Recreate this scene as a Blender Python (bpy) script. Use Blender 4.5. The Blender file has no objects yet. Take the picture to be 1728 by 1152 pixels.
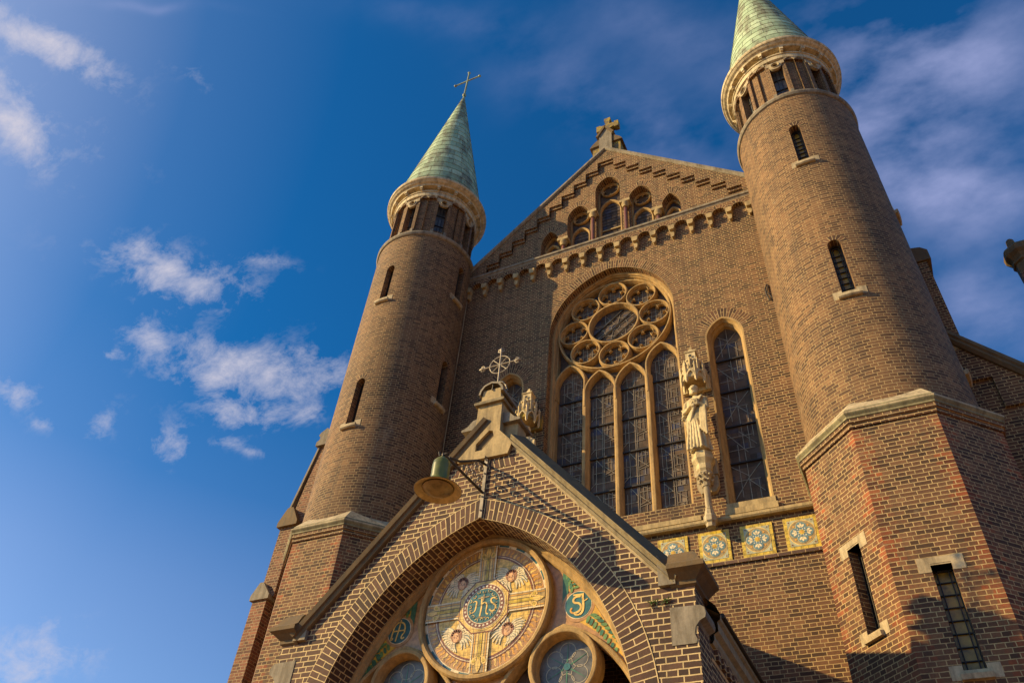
import bpy, math, random
from mathutils import Vector, Matrix
from mathutils.geometry import tessellate_polygon
random.seed(7)
rad = math.radians; pi = math.pi
sc = bpy.context.scene; COL = sc.collection
# ------------------------------------------------------------------ camera
cam = bpy.data.cameras.new("camera"); camo = bpy.data.objects.new("camera", cam); COL.objects.link(camo)
RW = [[0.9015665859621333, 0.42680355875342224, 0.0708266651338465],
      [0.2525205902900773, -0.6520499315164853, 0.7148875636511325],
      [0.3512990828113268, -0.6266335555333794, -0.6956431159955612]]
M = Matrix(RW).transposed().to_4x4(); M.translation = Vector((4.4355, -12.5, 1.6))
camo.matrix_world = M
cam.sensor_width = 36; cam.lens = 36 * 1351.5 / 1728; cam.clip_start = .05; cam.clip_end = 3000
sc.camera = camo
# ------------------------------------------------------------------ sun and sky
K = 1.78
tosun = Vector((-K, -1.0, .93)).normalized()
EL = math.asin(tosun.z); AZ = math.atan2(tosun.x, tosun.y)
sl = bpy.data.lights.new("sun", 'SUN'); sl.energy = 5.0; sl.angle = rad(.5); sl.color = (1.0, .70, .32)
so = bpy.data.objects.new("sun", sl); COL.objects.link(so)
so.rotation_euler = (-tosun).to_track_quat('-Z', 'Y').to_euler()
W = bpy.data.worlds.new("World"); sc.world = W; W.use_nodes = True
nt = W.node_tree; nt.nodes.clear()
def nd(t, ty, **kw):
    n = t.nodes.new(ty)
    for k, v in kw.items(): setattr(n, k, v)
    return n
def mathn(t, op, a, b=None, clamp=False):
    n = nd(t, 'ShaderNodeMath', operation=op, use_clamp=clamp)
    for i, x in enumerate((a, b)):
        if x is None: continue
        if isinstance(x, (int, float)): n.inputs[i].default_value = x
        else: t.links.new(x, n.inputs[i])
    return n.outputs[0]
def mixc(t, f, a, b, mode='MIX'):
    n = nd(t, 'ShaderNodeMix', data_type='RGBA', blend_type=mode)
    for s, x in ((n.inputs[0], f), (n.inputs[6], a), (n.inputs[7], b)):
        if isinstance(x, (int, float)): s.default_value = x
        elif isinstance(x, (tuple, list)): s.default_value = (*x[:3], 1)
        else: t.links.new(x, s)
    return n.outputs[2]
def ramp(t, x, stops, interp='LINEAR'):
    n = nd(t, 'ShaderNodeValToRGB'); n.color_ramp.interpolation = interp
    el = n.color_ramp.elements
    while len(el) < len(stops): el.new(.5)
    for e, (p, c) in zip(el, stops):
        e.position = p; e.color = (*c, 1) if isinstance(c, tuple) else (c, c, c, 1)
    t.links.new(x, n.inputs[0]); return n.outputs[0]
sky = nd(nt, 'ShaderNodeTexSky', sky_type='NISHITA', sun_disc=False, sun_elevation=EL, sun_rotation=AZ,
         air_density=1.0, dust_density=.9, ozone_density=3.0)
tc = nd(nt, 'ShaderNodeTexCoord'); dirv = tc.outputs['Generated']
base = mixc(nt, 1.0, sky.outputs[0], (.13, 1.02, 1.66), 'MULTIPLY')
sd_ = nd(nt, 'ShaderNodeVectorMath', operation='DOT_PRODUCT'); nt.links.new(dirv, sd_.inputs[0]); sd_.inputs[1].default_value = tosun
glow = ramp(nt, sd_.outputs['Value'], [(.56, 0.), (.68, .14), (.80, .80), (.93, 1.25)])
sz_ = nd(nt, 'ShaderNodeSeparateXYZ'); nt.links.new(dirv, sz_.inputs[0])
low = ramp(nt, sz_.outputs[2], [(.30, .85), (.40, .55), (.50, .16), (.62, 0.)])
lw = ramp(nt, sd_.outputs['Value'], [(.0, .15), (.45, .8), (.62, 1.1)])
glow = mixc(nt, 1.0, glow, mixc(nt, 1.0, low, lw, 'MULTIPLY'), 'ADD')
base = mixc(nt, 1.0, base, mixc(nt, 1.0, glow, (2.9, 2.15, 1.6), 'MULTIPLY'), 'ADD')
# clouds: soft patches on the sky dome (direction vectors), broken up by fractal noise
CL = [(9.56, 10.99, 2.56, -0.5, -18.31, 23.26, -31.48, -0.49, 1.0), (10.55, 47.12, -18.11, -0.5, -31.03, -5.69, -32.88, -0.46, 0.55), (27.65, 26.56, 6.08, -0.5, -42.27, 60.02, -69.88, -0.52, 0.4), (9.16, 7.55, 2.28, -0.5, -12.84, 25.77, -33.82, -0.47, 1.0), (15.91, 38.21, -11.08, -0.5, -32.72, 2.51, -38.33, -0.46, 0.6), (17.54, 17.06, 3.48, -0.5, -23.32, 35.86, -58.25, -0.44, 0.75), (27.36, 22.76, 5.55, -0.5, -29.09, 54.47, -79.92, -0.46, 0.6), (29.11, 10.56, 28.35, -0.5, 9.49, 38.47, -24.08, -0.52, 0.62), (23.48, 34.82, 11.92, -0.5, -28.6, 44.07, -72.39, -0.43, 0.85), (33.61, 70.16, -2.43, -0.5, -64.41, 26.75, -118.49, -0.39, 0.5), (41.01, 54.84, 12.56, -0.5, -14.81, 19.89, -38.46, -0.48, 0.45), (78.11, 80.92, 44.98, -0.5, -46.45, 121.55, -138.02, -0.49, 0.5), (7.8, 16.29, 3.7, -0.5, -40.94, 28.56, -39.42, -0.58, 1.15), (36.61, 13.04, 32.85, -0.5, -1.89, 24.4, -7.59, -0.57, 1.0), (42.75, 36.71, 15.23, -0.5, -29.99, 82.87, -115.57, -0.45, 0.6), (35.96, 48.58, -7.74, -0.5, -73.99, 35.07, -123.66, -0.43, 0.45), (13.13, 30.93, 0.07, -0.5, -79.77, 34.01, -65.27, -0.53, 0.28), (11.67, 16.1, 2.17, -0.5, -15.95, 22.2, -78.98, -0.1, 0.45), (16.8, 25.5, 1.21, -0.5, -18.88, 16.43, -83.87, -0.2, 0.8), (18.42, 23.47, 7.99, -0.5, -12.91, 44.0, -99.49, -0.2, 0.3), (7.6, 17.92, 1.06, -0.5, -16.66, 8.15, -18.44, -0.48, 0.2), (6.85, 3.98, -4.96, -0.5, -7.37, 7.54, -4.11, -0.41, 0.62), (9.6, 6.34, -5.87, -0.5, -18.93, 20.35, -8.96, -0.35, 0.45), (9.63, 7.56, -8.82, -0.5, -20.7, 15.22, -9.55, -0.39, 0.5), (15.85, 5.91, -11.87, -0.5, -16.55, 15.76, -14.25, -0.43, 0.55), (9.82, 8.06, -2.29, -0.5, -18.42, 18.53, -13.75, -0.51, 0.3), (8.76, 6.67, -3.0, -0.5, -20.17, 21.09, -12.02, -0.47, 0.28), (14.02, 7.22, -3.27, -0.5, -14.2, 20.79, -14.95, -0.46, 0.38), (9.26, 6.36, 0.32, -0.5, -32.54, 48.76, -27.76, -0.65, 0.2), (7.27, 9.26, -7.7, -0.5, -15.56, 8.45, -4.55, -0.46, 0.45), (19.77, 5.6, -11.23, -0.5, -16.18, 23.5, -16.78, -0.41, 0.35), (15.47, 12.59, 7.82, -0.5, -91.41, 168.78, -91.01, -1.3, 0.4), (22.18, 5.53, -10.9, -0.5, -17.86, 25.46, -23.42, -0.44, 0.25)]
mp = nd(nt, 'ShaderNodeMapping'); mp.inputs['Scale'].default_value = (5.2, 9, 9); mp.inputs['Rotation'].default_value = (.3, .5, .2)
nt.links.new(dirv, mp.inputs[0])
nz = nd(nt, 'ShaderNodeTexNoise'); nz.inputs['Scale'].default_value = 3.0; nz.inputs['Detail'].default_value = 9
nz.inputs['Roughness'].default_value = .70; nz.inputs['Distortion'].default_value = .22
nt.links.new(mp.outputs[0], nz.inputs[0])
nw = nd(nt, 'ShaderNodeTexNoise'); nw.inputs['Scale'].default_value = 7; nw.inputs['Detail'].default_value = 3
nt.links.new(dirv, nw.inputs[0])
wv = nd(nt, 'ShaderNodeVectorMath', operation='SCALE'); wv.inputs[3].default_value = .06
sb = nd(nt, 'ShaderNodeVectorMath', operation='SUBTRACT'); sb.inputs[1].default_value = (.5, .5, .5)
nt.links.new(nw.outputs['Color'], sb.inputs[0]); nt.links.new(sb.outputs[0], wv.inputs[0])
ad = nd(nt, 'ShaderNodeVectorMath', operation='ADD'); nt.links.new(dirv, ad.inputs[0]); nt.links.new(wv.outputs[0], ad.inputs[1])
dw = ad.outputs[0]
tot = None; veil = None
for (ax, ay, az_, ac, bx, by, bz, bc, amp) in CL:
    def q(v, c0):
        d = nd(nt, 'ShaderNodeVectorMath', operation='DOT_PRODUCT'); nt.links.new(dw, d.inputs[0]); d.inputs[1].default_value = v
        s = mathn(nt, 'SUBTRACT', d.outputs['Value'], c0); return mathn(nt, 'MULTIPLY', s, s)
    e = mathn(nt, 'ADD', q((ax, ay, az_), ac), q((bx, by, bz), bc))
    e = mathn(nt, 'EXPONENT', mathn(nt, 'MULTIPLY', e, -.62))
    e = mathn(nt, 'MULTIPLY', e, amp)
    if CL.index((ax, ay, az_, ac, bx, by, bz, bc, amp)) >= 21: veil = e if veil is None else mathn(nt, 'ADD', veil, e)
    else: tot = e if tot is None else mathn(nt, 'ADD', tot, e)
tot = mathn(nt, 'MINIMUM', tot, 1.15)
nn = mathn(nt, 'MULTIPLY', mathn(nt, 'SUBTRACT', nz.outputs[0], .5), 3.0)
dens = mathn(nt, 'MULTIPLY', mathn(nt, 'SUBTRACT', mathn(nt, 'ADD', tot, nn), .24), .74, clamp=True)
dens = mathn(nt, 'MULTIPLY', dens, mathn(nt, 'MULTIPLY', tot, 2.2, clamp=True))
dens = mathn(nt, 'MINIMUM', dens, .88)
nv = nd(nt, 'ShaderNodeTexNoise'); nv.inputs['Scale'].default_value = 1.3; nv.inputs['Detail'].default_value = 6; nv.inputs['Roughness'].default_value = .55; nt.links.new(mp.outputs[0], nv.inputs[0])
vd = mathn(nt, 'MULTIPLY', veil, mathn(nt, 'MAXIMUM', mathn(nt, 'MULTIPLY', mathn(nt, 'SUBTRACT', nv.outputs[0], .36), 2.6), 0))
vd = mathn(nt, 'MINIMUM', vd, .8)
skyc = mixc(nt, vd, base, (4.4, 4.9, 8.3))
skyc = mixc(nt, dens, skyc, (7.4, 7.1, 8.2))
bg = nd(nt, 'ShaderNodeBackground'); bg.inputs[1].default_value = .058
nt.links.new(skyc, bg.inputs[0])
wo = nd(nt, 'ShaderNodeOutputWorld'); nt.links.new(bg.outputs[0], wo.inputs[0])
sc.view_settings.view_transform = 'Standard'; sc.view_settings.look = 'None'
sc.view_settings.exposure = .60; sc.view_settings.gamma = 1
# ------------------------------------------------------------------ materials
def newmat(name):
    m = bpy.data.materials.new(name); m.use_nodes = True
    t = m.node_tree; b = t.nodes['Principled BSDF']; return m, t, b
def uvn(t): return nd(t, 'ShaderNodeUVMap').outputs[0]
def noise(t, vec, scale, detail=4, rough=.55, dist=0):
    n = nd(t, 'ShaderNodeTexNoise'); n.inputs['Scale'].default_value = scale; n.inputs['Detail'].default_value = detail
    n.inputs['Roughness'].default_value = rough; n.inputs['Distortion'].default_value = dist
    if vec is not None: t.links.new(vec, n.inputs[0])
    return n.outputs[0]
def pos(t): return nd(t, 'ShaderNodeNewGeometry').outputs['Position']
def bump(t, b, h, strength=.4, dist=.01):
    n = nd(t, 'ShaderNodeBump'); n.inputs['Strength'].default_value = strength; n.inputs['Distance'].default_value = dist
    t.links.new(h, n.inputs['Height']); t.links.new(n.outputs[0], b.inputs['Normal'])
def brickmat(name, c1, c2, c3, mortar, bw=.22, rh=.0655, squash=.5, offset=.5, ms=.0075, quoin=0, mort_dark=None, off=(0, 0)):
    m, t, b = newmat(name)
    uv = uvn(t)
    vm = nd(t, 'ShaderNodeVectorMath', operation='ADD')
    # slightly wavering joints
    wob = nd(t, 'ShaderNodeTexNoise'); wob.inputs['Scale'].default_value = 9; wob.inputs['Detail'].default_value = 2; t.links.new(uv, wob.inputs[0])
    w1 = nd(t, 'ShaderNodeVectorMath', operation='SUBTRACT'); t.links.new(wob.outputs['Color'], w1.inputs[0]); w1.inputs[1].default_value = (.5, .5, .5)
    w2 = nd(t, 'ShaderNodeVectorMath', operation='SCALE'); t.links.new(w1.outputs[0], w2.inputs[0]); w2.inputs[3].default_value = .012
    t.links.new(uv, vm.inputs[0]); t.links.new(w2.outputs[0], vm.inputs[1])
    v2 = nd(t, 'ShaderNodeVectorMath', operation='ADD'); t.links.new(vm.outputs[0], v2.inputs[0]); v2.inputs[1].default_value = (off[0], off[1], 0)
    br = nd(t, 'ShaderNodeTexBrick', offset=offset, offset_frequency=2, squash=squash, squash_frequency=2)
    t.links.new(v2.outputs[0], br.inputs['Vector'])
    for k, v in (('Scale', 1), ('Mortar Size', ms * .85), ('Mortar Smooth', .25), ('Bias', 0), ('Brick Width', bw), ('Row Height', rh)):
        br.inputs[k].default_value = v
    br.inputs['Color1'].default_value = (0, 0, 0, 1); br.inputs['Color2'].default_value = (1, 1, 1, 1); br.inputs['Mortar'].default_value = (.5, .5, .5, 1)
    p = pos(t)
    col = ramp(t, br.outputs['Color'], [(0, c1), (.18, c1), (.45, c2), (.8, c2), (1, c3)])
    big = noise(t, p, .55, 4, .6); fine = noise(t, p, 38, 4, .7)
    col = mixc(t, 1, col, ramp(t, big, [(.28, (.58, .55, .53)), (.48, (1, 1, 1)), (.72, (1.3, 1.2, 1.08))]), 'MULTIPLY')
    col = mixc(t, 1, col, ramp(t, fine, [(.2, (.62, .62, .62)), (.55, (1, 1, 1)), (.85, (1.35, 1.3, 1.25))]), 'MULTIPLY')
    if quoin:
        sx = nd(t, 'ShaderNodeSeparateXYZ'); t.links.new(uv, sx.inputs[0])
        e = mathn(t, 'ABSOLUTE', sx.outputs[0])
        row = mathn(t, 'FLOOR', mathn(t, 'DIVIDE', sx.outputs[1], rh))
        alt = mathn(t, 'MULTIPLY', mathn(t, 'MODULO', row, 2), .11)
        g = mathn(t, 'GREATER_THAN', mathn(t, 'ADD', e, alt), quoin - .12)
        g = mathn(t, 'MULTIPLY', g, ramp(t, noise(t, p, 3.2, 3), [(.40, .15), (.62, 1.0)]))
        col = mixc(t, g, col, mixc(t, 1, col, (1.6, .85, .55), 'MULTIPLY'))
    mcol = mixc(t, ramp(t, noise(t, p, 6, 5, .7), [(.35, 0), (.7, 1)]), mortar, tuple(x * .62 for x in mortar))
    fac = br.outputs['Fac']
    col = mixc(t, fac, col, mcol)
    # soot patches
    soot = ramp(t, noise(t, p, 1.3, 6, .72), [(.56, 0), (.74, .55)])
    col = mixc(t, soot, col, (.04, .028, .018))
    ms_ = nd(t, 'ShaderNodeMapping'); ms_.inputs['Scale'].default_value = (4.5, 4.5, .35); t.links.new(p, ms_.inputs[0])
    col = mixc(t, ramp(t, noise(t, ms_.outputs[0], 1.1, 6, .7), [(.50, 0), (.70, .45)]), col, (.05, .035, .022))
    col = mixc(t, ramp(t, noise(t, p, 2.1, 7, .75), [(.60, 0), (.74, .28)]), col, (.42, .34, .22))
    t.links.new(col, b.inputs['Base Color']); b.inputs['Roughness'].default_value = .86
    h = mathn(t, 'ADD', mathn(t, 'MULTIPLY', fac, -1), mathn(t, 'MULTIPLY', fine, .55))
    bump(t, b, h, .75, .007)
    return m
def stonemat(name, c, c2=None, dirt=.5, rough=.85, grain=30, lichen=0):
    m, t, b = newmat(name); p = pos(t)
    c2 = c2 or tuple(x * .6 for x in c)
    col = mixc(t, ramp(t, noise(t, p, 2.6, 6, .65), [(.3, 0), (.7, 1)]), c, c2)
    f = noise(t, p, grain, 5, .7)
    col = mixc(t, 1, col, ramp(t, f, [(.2, (.7, .7, .7)), (.6, (1, 1, 1)), (.9, (1.2, 1.2, 1.2))]), 'MULTIPLY')
    mp_ = nd(t, 'ShaderNodeMapping'); mp_.inputs['Scale'].default_value = (6, 6, 1.0); t.links.new(p, mp_.inputs[0])
    st = noise(t, mp_.outputs[0], 1.6, 6, .7)
    col = mixc(t, ramp(t, st, [(.44, 0), (.66, min(1, dirt + .2))]), col, (.085, .065, .038))
    if lichen:
        col = mixc(t, ramp(t, noise(t, p, 7, 5, .7), [(.46, 0), (.58, lichen)]), col, (.36, .25, .025))
    t.links.new(col, b.inputs['Base Color']); b.inputs['Roughness'].default_value = rough
    bump(t, b, mathn(t, 'ADD', f, st), .35, .006)
    return m
def plain(name, c, rough=.6, metal=0, var=.15, scale=12, bmp=.15, spec=None):
    m, t, b = newmat(name); p = pos(t)
    f = noise(t, p, scale, 5, .65)
    col = mixc(t, 1, c, ramp(t, f, [(.3, (1 - 2 * var,) * 3), (.55, (1, 1, 1)), (.8, (1 + var,) * 3)]), 'MULTIPLY')
    t.links.new(col, b.inputs['Base Color']); b.inputs['Roughness'].default_value = rough; b.inputs['Metallic'].default_value = metal
    if spec is not None: b.inputs['Specular IOR Level'].default_value = spec
    if bmp: bump(t, b, f, bmp, .004)
    return m
MORT = (.52, .37, .165)
BR = dict(c1=(.062, .029, .013), c2=(.14, .066, .030), c3=(.215, .108, .048))
M_brick = brickmat("brown_brick", mortar=MORT, **BR)
M_cyl = brickmat("tower_brick", mortar=(.44, .31, .14), c1=(.085, .042, .019), c2=(.165, .086, .038), c3=(.235, .13, .056), ms=.0065)
M_oct = brickmat("tower_base_brick", mortar=MORT, quoin=.583, **BR)
M_porch = brickmat("porch_brick", mortar=(.72, .54, .26), ms=.0085, c1=(.058, .029, .019), c2=(.105, .052, .032), c3=(.15, .077, .045))
M_vous = brickmat("arch_brick", mortar=(.72, .54, .26), bw=.27, rh=.071, offset=0, ms=.0075, c1=(.058, .029, .019), c2=(.105, .052, .032), c3=(.15, .077, .045))
M_vous2 = brickmat("arch_brick_small", mortar=MORT, bw=.27, rh=.066, offset=0, ms=.008, **BR)
M_butt = brickmat("buttress_brick", mortar=(.42, .31, .16), c1=(.10, .038, .02), c2=(.19, .072, .036), c3=(.26, .105, .05))
M_stone = stonemat("cream_stone", (.54, .40, .19), (.38, .28, .13), .4)
M_frame = stonemat("window_stone", (.54, .36, .14), (.38, .24, .09), .35)
M_pale = stonemat("pale_stone", (.56, .45, .27), (.40, .32, .19), .4)
M_grey = stonemat("grey_stone", (.33, .28, .20), (.22, .19, .135), .55)
M_lipst = stonemat("mossy_cornice_stone", (.34, .30, .16), (.17, .15, .075), .6)
M_kerb = stonemat("mossy_edge_stone", (.30, .24, .13), (.20, .16, .085), .5)
M_dark = stonemat("weathered_stone", (.20, .13, .055), (.12, .075, .03), .6)
M_corona = stonemat("painted_cornice", (.72, .60, .38), (.55, .45, .26), .45)
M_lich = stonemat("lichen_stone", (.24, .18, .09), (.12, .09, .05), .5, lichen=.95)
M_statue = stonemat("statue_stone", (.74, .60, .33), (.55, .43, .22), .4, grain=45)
M_marble = stonemat("red_marble", (.24, .085, .045), (.14, .05, .03), .3, .35)
M_iron = plain("wrought_iron", (.06, .05, .04), .5, .5, .2)
M_ironlit = plain("sunlit_iron", (.34, .29, .21), .6, .3, .25)  # paler copy of the iron, golden sunlight put into its colour
M_lead = plain("lead_cames", (.40, .33, .21), .4, .5, .2)
M_bar = plain("iron_glazing_bar", (.025, .022, .02), .6, .2, .1)
M_green = plain("green_enamel", (.16, .17, .03), .28, 0, .2, 9, .05)
M_lampin = plain("cream_enamel", (.60, .46, .22), .35, 0, .3, 6, .05)
M_roof = plain("roof_slates", (.07, .065, .06), .8)
M_wood = plain("painted_eaves", (.30, .25, .15), .7, 0, .2)
def glassmat():
    m, t, b = newmat("dark_leaded_glass"); uv = uvn(t)
    br = nd(t, 'ShaderNodeTexBrick', offset=.35, offset_frequency=3, squash=1.6, squash_frequency=2); t.links.new(uv, br.inputs['Vector'])
    for k, v in (('Scale', 1), ('Mortar Size', .002), ('Brick Width', .12), ('Row Height', .14)): br.inputs[k].default_value = v
    br.inputs['Color1'].default_value = (0, 0, 0, 1); br.inputs['Color2'].default_value = (1, 1, 1, 1)
    col = ramp(t, br.outputs['Color'], [(0, (.06, .047, .037)), (.3, (.10, .077, .056)), (.6, (.125, .088, .06)), (.85, (.08, .066, .058)), (.95, (.055, .06, .09)), (1, (.19, .15, .105))])
    n = noise(t, uv, 3, 4); col = mixc(t, 1, col, ramp(t, n, [(.3, (.6, .6, .6)), (.7, (1.5, 1.5, 1.5))]), 'MULTIPLY')
    t.links.new(col, b.inputs['Base Color']); b.inputs['Roughness'].default_value = .42
    b.inputs['Specular IOR Level'].default_value = .06
    bump(t, b, mathn(t, 'ADD', br.outputs['Color'], n), .5, .012); return m
M_glass = glassmat()
M_slit = plain("amber_glass", (.34, .23, .03), .3, 0, .3, 8, .1)
M_glassr = plain("grey_etched_glass", (.13, .13, .11), .3, 0, .35, 6, .1)
def coppermat():
    m, t, b = newmat("verdigris_copper"); uv = uvn(t); p = pos(t)
    br = nd(t, 'ShaderNodeTexBrick', offset=.5, offset_frequency=2); t.links.new(uv, br.inputs['Vector'])
    for k, v in (('Scale', 1), ('Mortar Size', .012), ('Brick Width', 1), ('Row Height', 1), ('Mortar Smooth', .3)): br.inputs[k].default_value = v
    br.inputs['Color1'].default_value = (0, 0, 0, 1); br.inputs['Color2'].default_value = (1, 1, 1, 1)
    col = ramp(t, br.outputs['Color'], [(0, (.27, .37, .22)), (.5, (.38, .50, .31)), (1, (.48, .60, .39))])
    mp_ = nd(t, 'ShaderNodeMapping'); mp_.inputs['Scale'].default_value = (3, 3, .7); t.links.new(p, mp_.inputs[0])
    st = noise(t, mp_.outputs[0], 1.2, 8, .72)
    col = mixc(t, ramp(t, st, [(.45, 0), (.60, .8)]), col, (.14, .12, .07))
    sp = noise(t, p, 9, 5, .7); col = mixc(t, ramp(t, sp, [(.62, 0), (.72, .8)]), col, (.07, .06, .05))
    col = mixc(t, mathn(t, 'MULTIPLY', br.outputs['Fac'], .85), col, (.05, .05, .035))
    t.links.new(col, b.inputs['Base Color']); b.inputs['Roughness'].default_value = .7
    bump(t, b, mathn(t, 'ADD', mathn(t, 'MULTIPLY', br.outputs['Fac'], -1), mathn(t, 'MULTIPLY', st, .6)), .6, .02); return m
M_copper = coppermat()
def tile(name, c, var=.22): return plain(name, c, .28, 0, var, 16, .12)
T_mauve = tile("mauve_tile", (.48, .27, .10)); T_yel = tile("yellow_tile", (.72, .43, .05)); T_gold = tile("gold_tile", (.84, .58, .16))
T_cream = tile("cream_tile", (.84, .70, .42)); T_teal = tile("teal_tile", (.05, .16, .16)); T_brown = tile("brown_tile", (.24, .09, .04))
T_green = tile("green_tile", (.16, .29, .09)); T_peach = tile("peach_tile", (.78, .46, .22)); T_hair = tile("hair_tile", (.40, .19, .08))
T_ochre = tile("ochre_tile", (.40, .29, .12)); T_blue = tile("blue_tile", (.16, .26, .27)); T_pale = tile("pale_blue_tile", (.48, .48, .30))
T_white = tile("white_tile", (.80, .72, .52)); T_by = tile("bright_yellow_tile", (.66, .47, .06), .35); T_field = tile("gold_field_tile", (.82, .54, .12), .3); T_orange = tile("orange_tile", (.72, .38, .06)); T_line = plain("joint_line", (.05, .04, .03), .8)
T_green2 = tile("deep_green_tile", (.07, .19, .10))
# ------------------------------------------------------------------ mesh helpers
class MB:
    def __init__(s): s.v = []; s.f = []; s.uv = []; s.mi = []; s.sm = []; s.mats = []
    def mat(s, m):
        if m not in s.mats: s.mats.append(m)
        return s.mats.index(m)
    def face(s, P, UV, m, smooth=False):
        n = len(s.v); s.v += [tuple(p) for p in P]; s.f.append(tuple(range(n, n + len(P)))); s.uv.append(UV); s.mi.append(s.mat(m)); s.sm.append(smooth)
    def grid(s, P, UV, m, smooth=False, closed=False):
        n = len(s.v); R_ = len(P); Cc = len(P[0])
        for r in P: s.v += [tuple(p) for p in r]
        k = s.mat(m)
        for i in range(R_ - 1):
            for j in range(Cc - 1 + (1 if closed else 0)):
                j2 = (j + 1) % Cc
                s.f.append((n + i * Cc + j, n + i * Cc + j2, n + (i + 1) * Cc + j2, n + (i + 1) * Cc + j))
                a = UV[i]; b = UV[i + 1]
                s.uv.append([a[j], a[j + 1] if closed else a[j2], b[j + 1] if closed else b[j2], b[j]]); s.mi.append(k); s.sm.append(smooth)
    def build(s, name, parent=None, **props):
        me = bpy.data.meshes.new(name); me.from_pydata(s.v, [], s.f)
        ul = me.uv_layers.new(name="UVMap")
        fl = [c for U in s.uv for u in U for c in (u[0], u[1])]
        ul.data.foreach_set('uv', fl)
        me.polygons.foreach_set('material_index', s.mi); me.polygons.foreach_set('use_smooth', s.sm)
        for m in s.mats: me.materials.append(m)
        me.update()
        o = bpy.data.objects.new(name, me); COL.objects.link(o)
        if parent is not None: o.parent = parent
        for k, v in props.items(): o[k] = v
        return o
def thing(name, label, cat, loc=(0, 0, 0), group=None):
    o = bpy.data.objects.new(name, None); COL.objects.link(o); o.location = loc; o.empty_display_size = .2
    o['label'] = label; o['category'] = cat
    if group: o['group'] = group
    return o
def PF(ox, oy, ux=1., uy=0.):
    return lambda u, v, w: (ox + ux * u - uy * w, oy + uy * u + ux * w, v)
def CF(cx, cy, r, th0=0.):
    def F(u, v, w):
        th = th0 + u / r; q = r - w; return (cx + q * math.sin(th), cy - q * math.cos(th), v)
    return F
F0 = PF(0, 0)
def slab(mb, F, outer, holes, w0, w1, m, ms=None, mh=None, sides=True, back=False):
    loops = [outer] + holes
    flat = [p for l in loops for p in l]
    tris = tessellate_polygon([[Vector((p[0], p[1], 0)) for p in l] for l in loops])
    for t in tris:
        mb.face([F(flat[i][0], flat[i][1], w0) for i in t], [flat[i] for i in t], m)
        if back: mb.face([F(flat[i][0], flat[i][1], w1) for i in t], [flat[i] for i in t], m)
    for li, l in enumerate(loops):
        if li == 0 and not sides: continue
        mm = (ms or m) if li == 0 else (mh or m)
        s = l[0][1]
        for i in range(len(l)):
            a = l[i]; b = l[(i + 1) % len(l)]
            d = math.hypot(b[0] - a[0], b[1] - a[1])
            if d < 1e-7: continue
            s2 = s + (d if (li or b[1] >= a[1]) else -d)
            mb.face([F(a[0], a[1], w0), F(b[0], b[1], w0), F(b[0], b[1], w1), F(a[0], a[1], w1)], [(w0, s), (w0, s2), (w1, s2), (w1, s)], mm)
            s = s2
def box(mb, F, u0, u1, v0, v1, w0, w1, m):
    slab(mb, F, [(u0, v0), (u1, v0), (u1, v1), (u0, v1)], [], w0, w1, m, back=True)
def sweep(mb, F, path, prof, m, closed=False, smooth=False, caps=True):
    n = len(path); P = []; UV = []; s = 0
    nr = []
    for i in range(n):
        a = path[(i - 1) % n] if (closed or i > 0) else path[i]; b = path[(i + 1) % n] if (closed or i < n - 1) else path[i]; c = path[i]
        def un(p, q):
            dx, dy = q[0] - p[0], q[1] - p[1]; L = math.hypot(dx, dy) or 1; return (-dy / L, dx / L)
        if a is c: nn_ = un(c, b); k = 1
        elif b is c: nn_ = un(a, c); k = 1
        else:
            n1 = un(a, c); n2 = un(c, b); sx, sy = n1[0] + n2[0], n1[1] + n2[1]; L = math.hypot(sx, sy) or 1
            nn_ = (sx / L, sy / L); k = 1 / max(.35, nn_[0] * n1[0] + nn_[1] * n1[1])
        nr.append((nn_[0] * k, nn_[1] * k))
    idx = list(range(n)) + ([0] if closed else [])
    for ii, i in enumerate(idx):
        if ii: s += math.hypot(path[i][0] - path[idx[ii - 1]][0], path[i][1] - path[idx[ii - 1]][1])
        P.append([F(path[i][0] + nr[i][0] * q[0], path[i][1] + nr[i][1] * q[0], q[1]) for q in prof])
        c = 0; uvr = []
        for k_, q in enumerate(prof):
            if k_: c += math.hypot(q[0] - prof[k_ - 1][0], q[1] - prof[k_ - 1][1])
            uvr.append((c, s))
        UV.append(uvr)
    for j in range(len(prof) - 1):
        mb.grid([[r[j], r[j + 1]] for r in P], [[r[j], r[j + 1]] for r in UV], m, smooth)
    if caps and not closed:
        mb.face(P[0], UV[0], m); mb.face(P[-1], UV[-1], m)
def lathe(mb, c, prof, m, seg=96, rot=0., a0=0., a1=2 * pi, k=1.0, uvf=None):
    smooth = seg > 16; full = abs(a1 - a0 - 2 * pi) < 1e-6
    for (r0, z0), (r1, z1) in zip(prof[:-1], prof[1:]):
        rows = []; uvs = []
        for r, z in ((r0, z0), (r1, z1)):
            rows.append([(c[0] + r * k * math.sin(rot + a0 + (a1 - a0) * j / seg), c[1] - r * k * math.cos(rot + a0 + (a1 - a0) * j / seg), z) for j in range(seg + (0 if full else 1))])
            uvs.append([uvf(a0 + (a1 - a0) * j / seg, r, z) if uvf else ((a0 + (a1 - a0) * j / seg) * max(r0, r1), z + .7 * (r if abs(z1 - z0) < .03 else 0)) for j in range(seg + 1)])
        mb.grid(rows, uvs, m, smooth, closed=full)
def arch(cx, hs, spr, apx, n=14):
    h = apx - spr; e = (h * h - hs * hs) / (2 * hs); R = hs + e
    a = math.atan2(h, -e) if e >= 0 else math.atan2(h, -e)
    L = [(cx + e + R * math.cos(pi + (a - pi) * i / n), spr + R * math.sin(pi + (a - pi) * i / n)) for i in range(n + 1)]
    return L + [(2 * cx - x, z) for x, z in reversed(L[:-1])]
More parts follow.
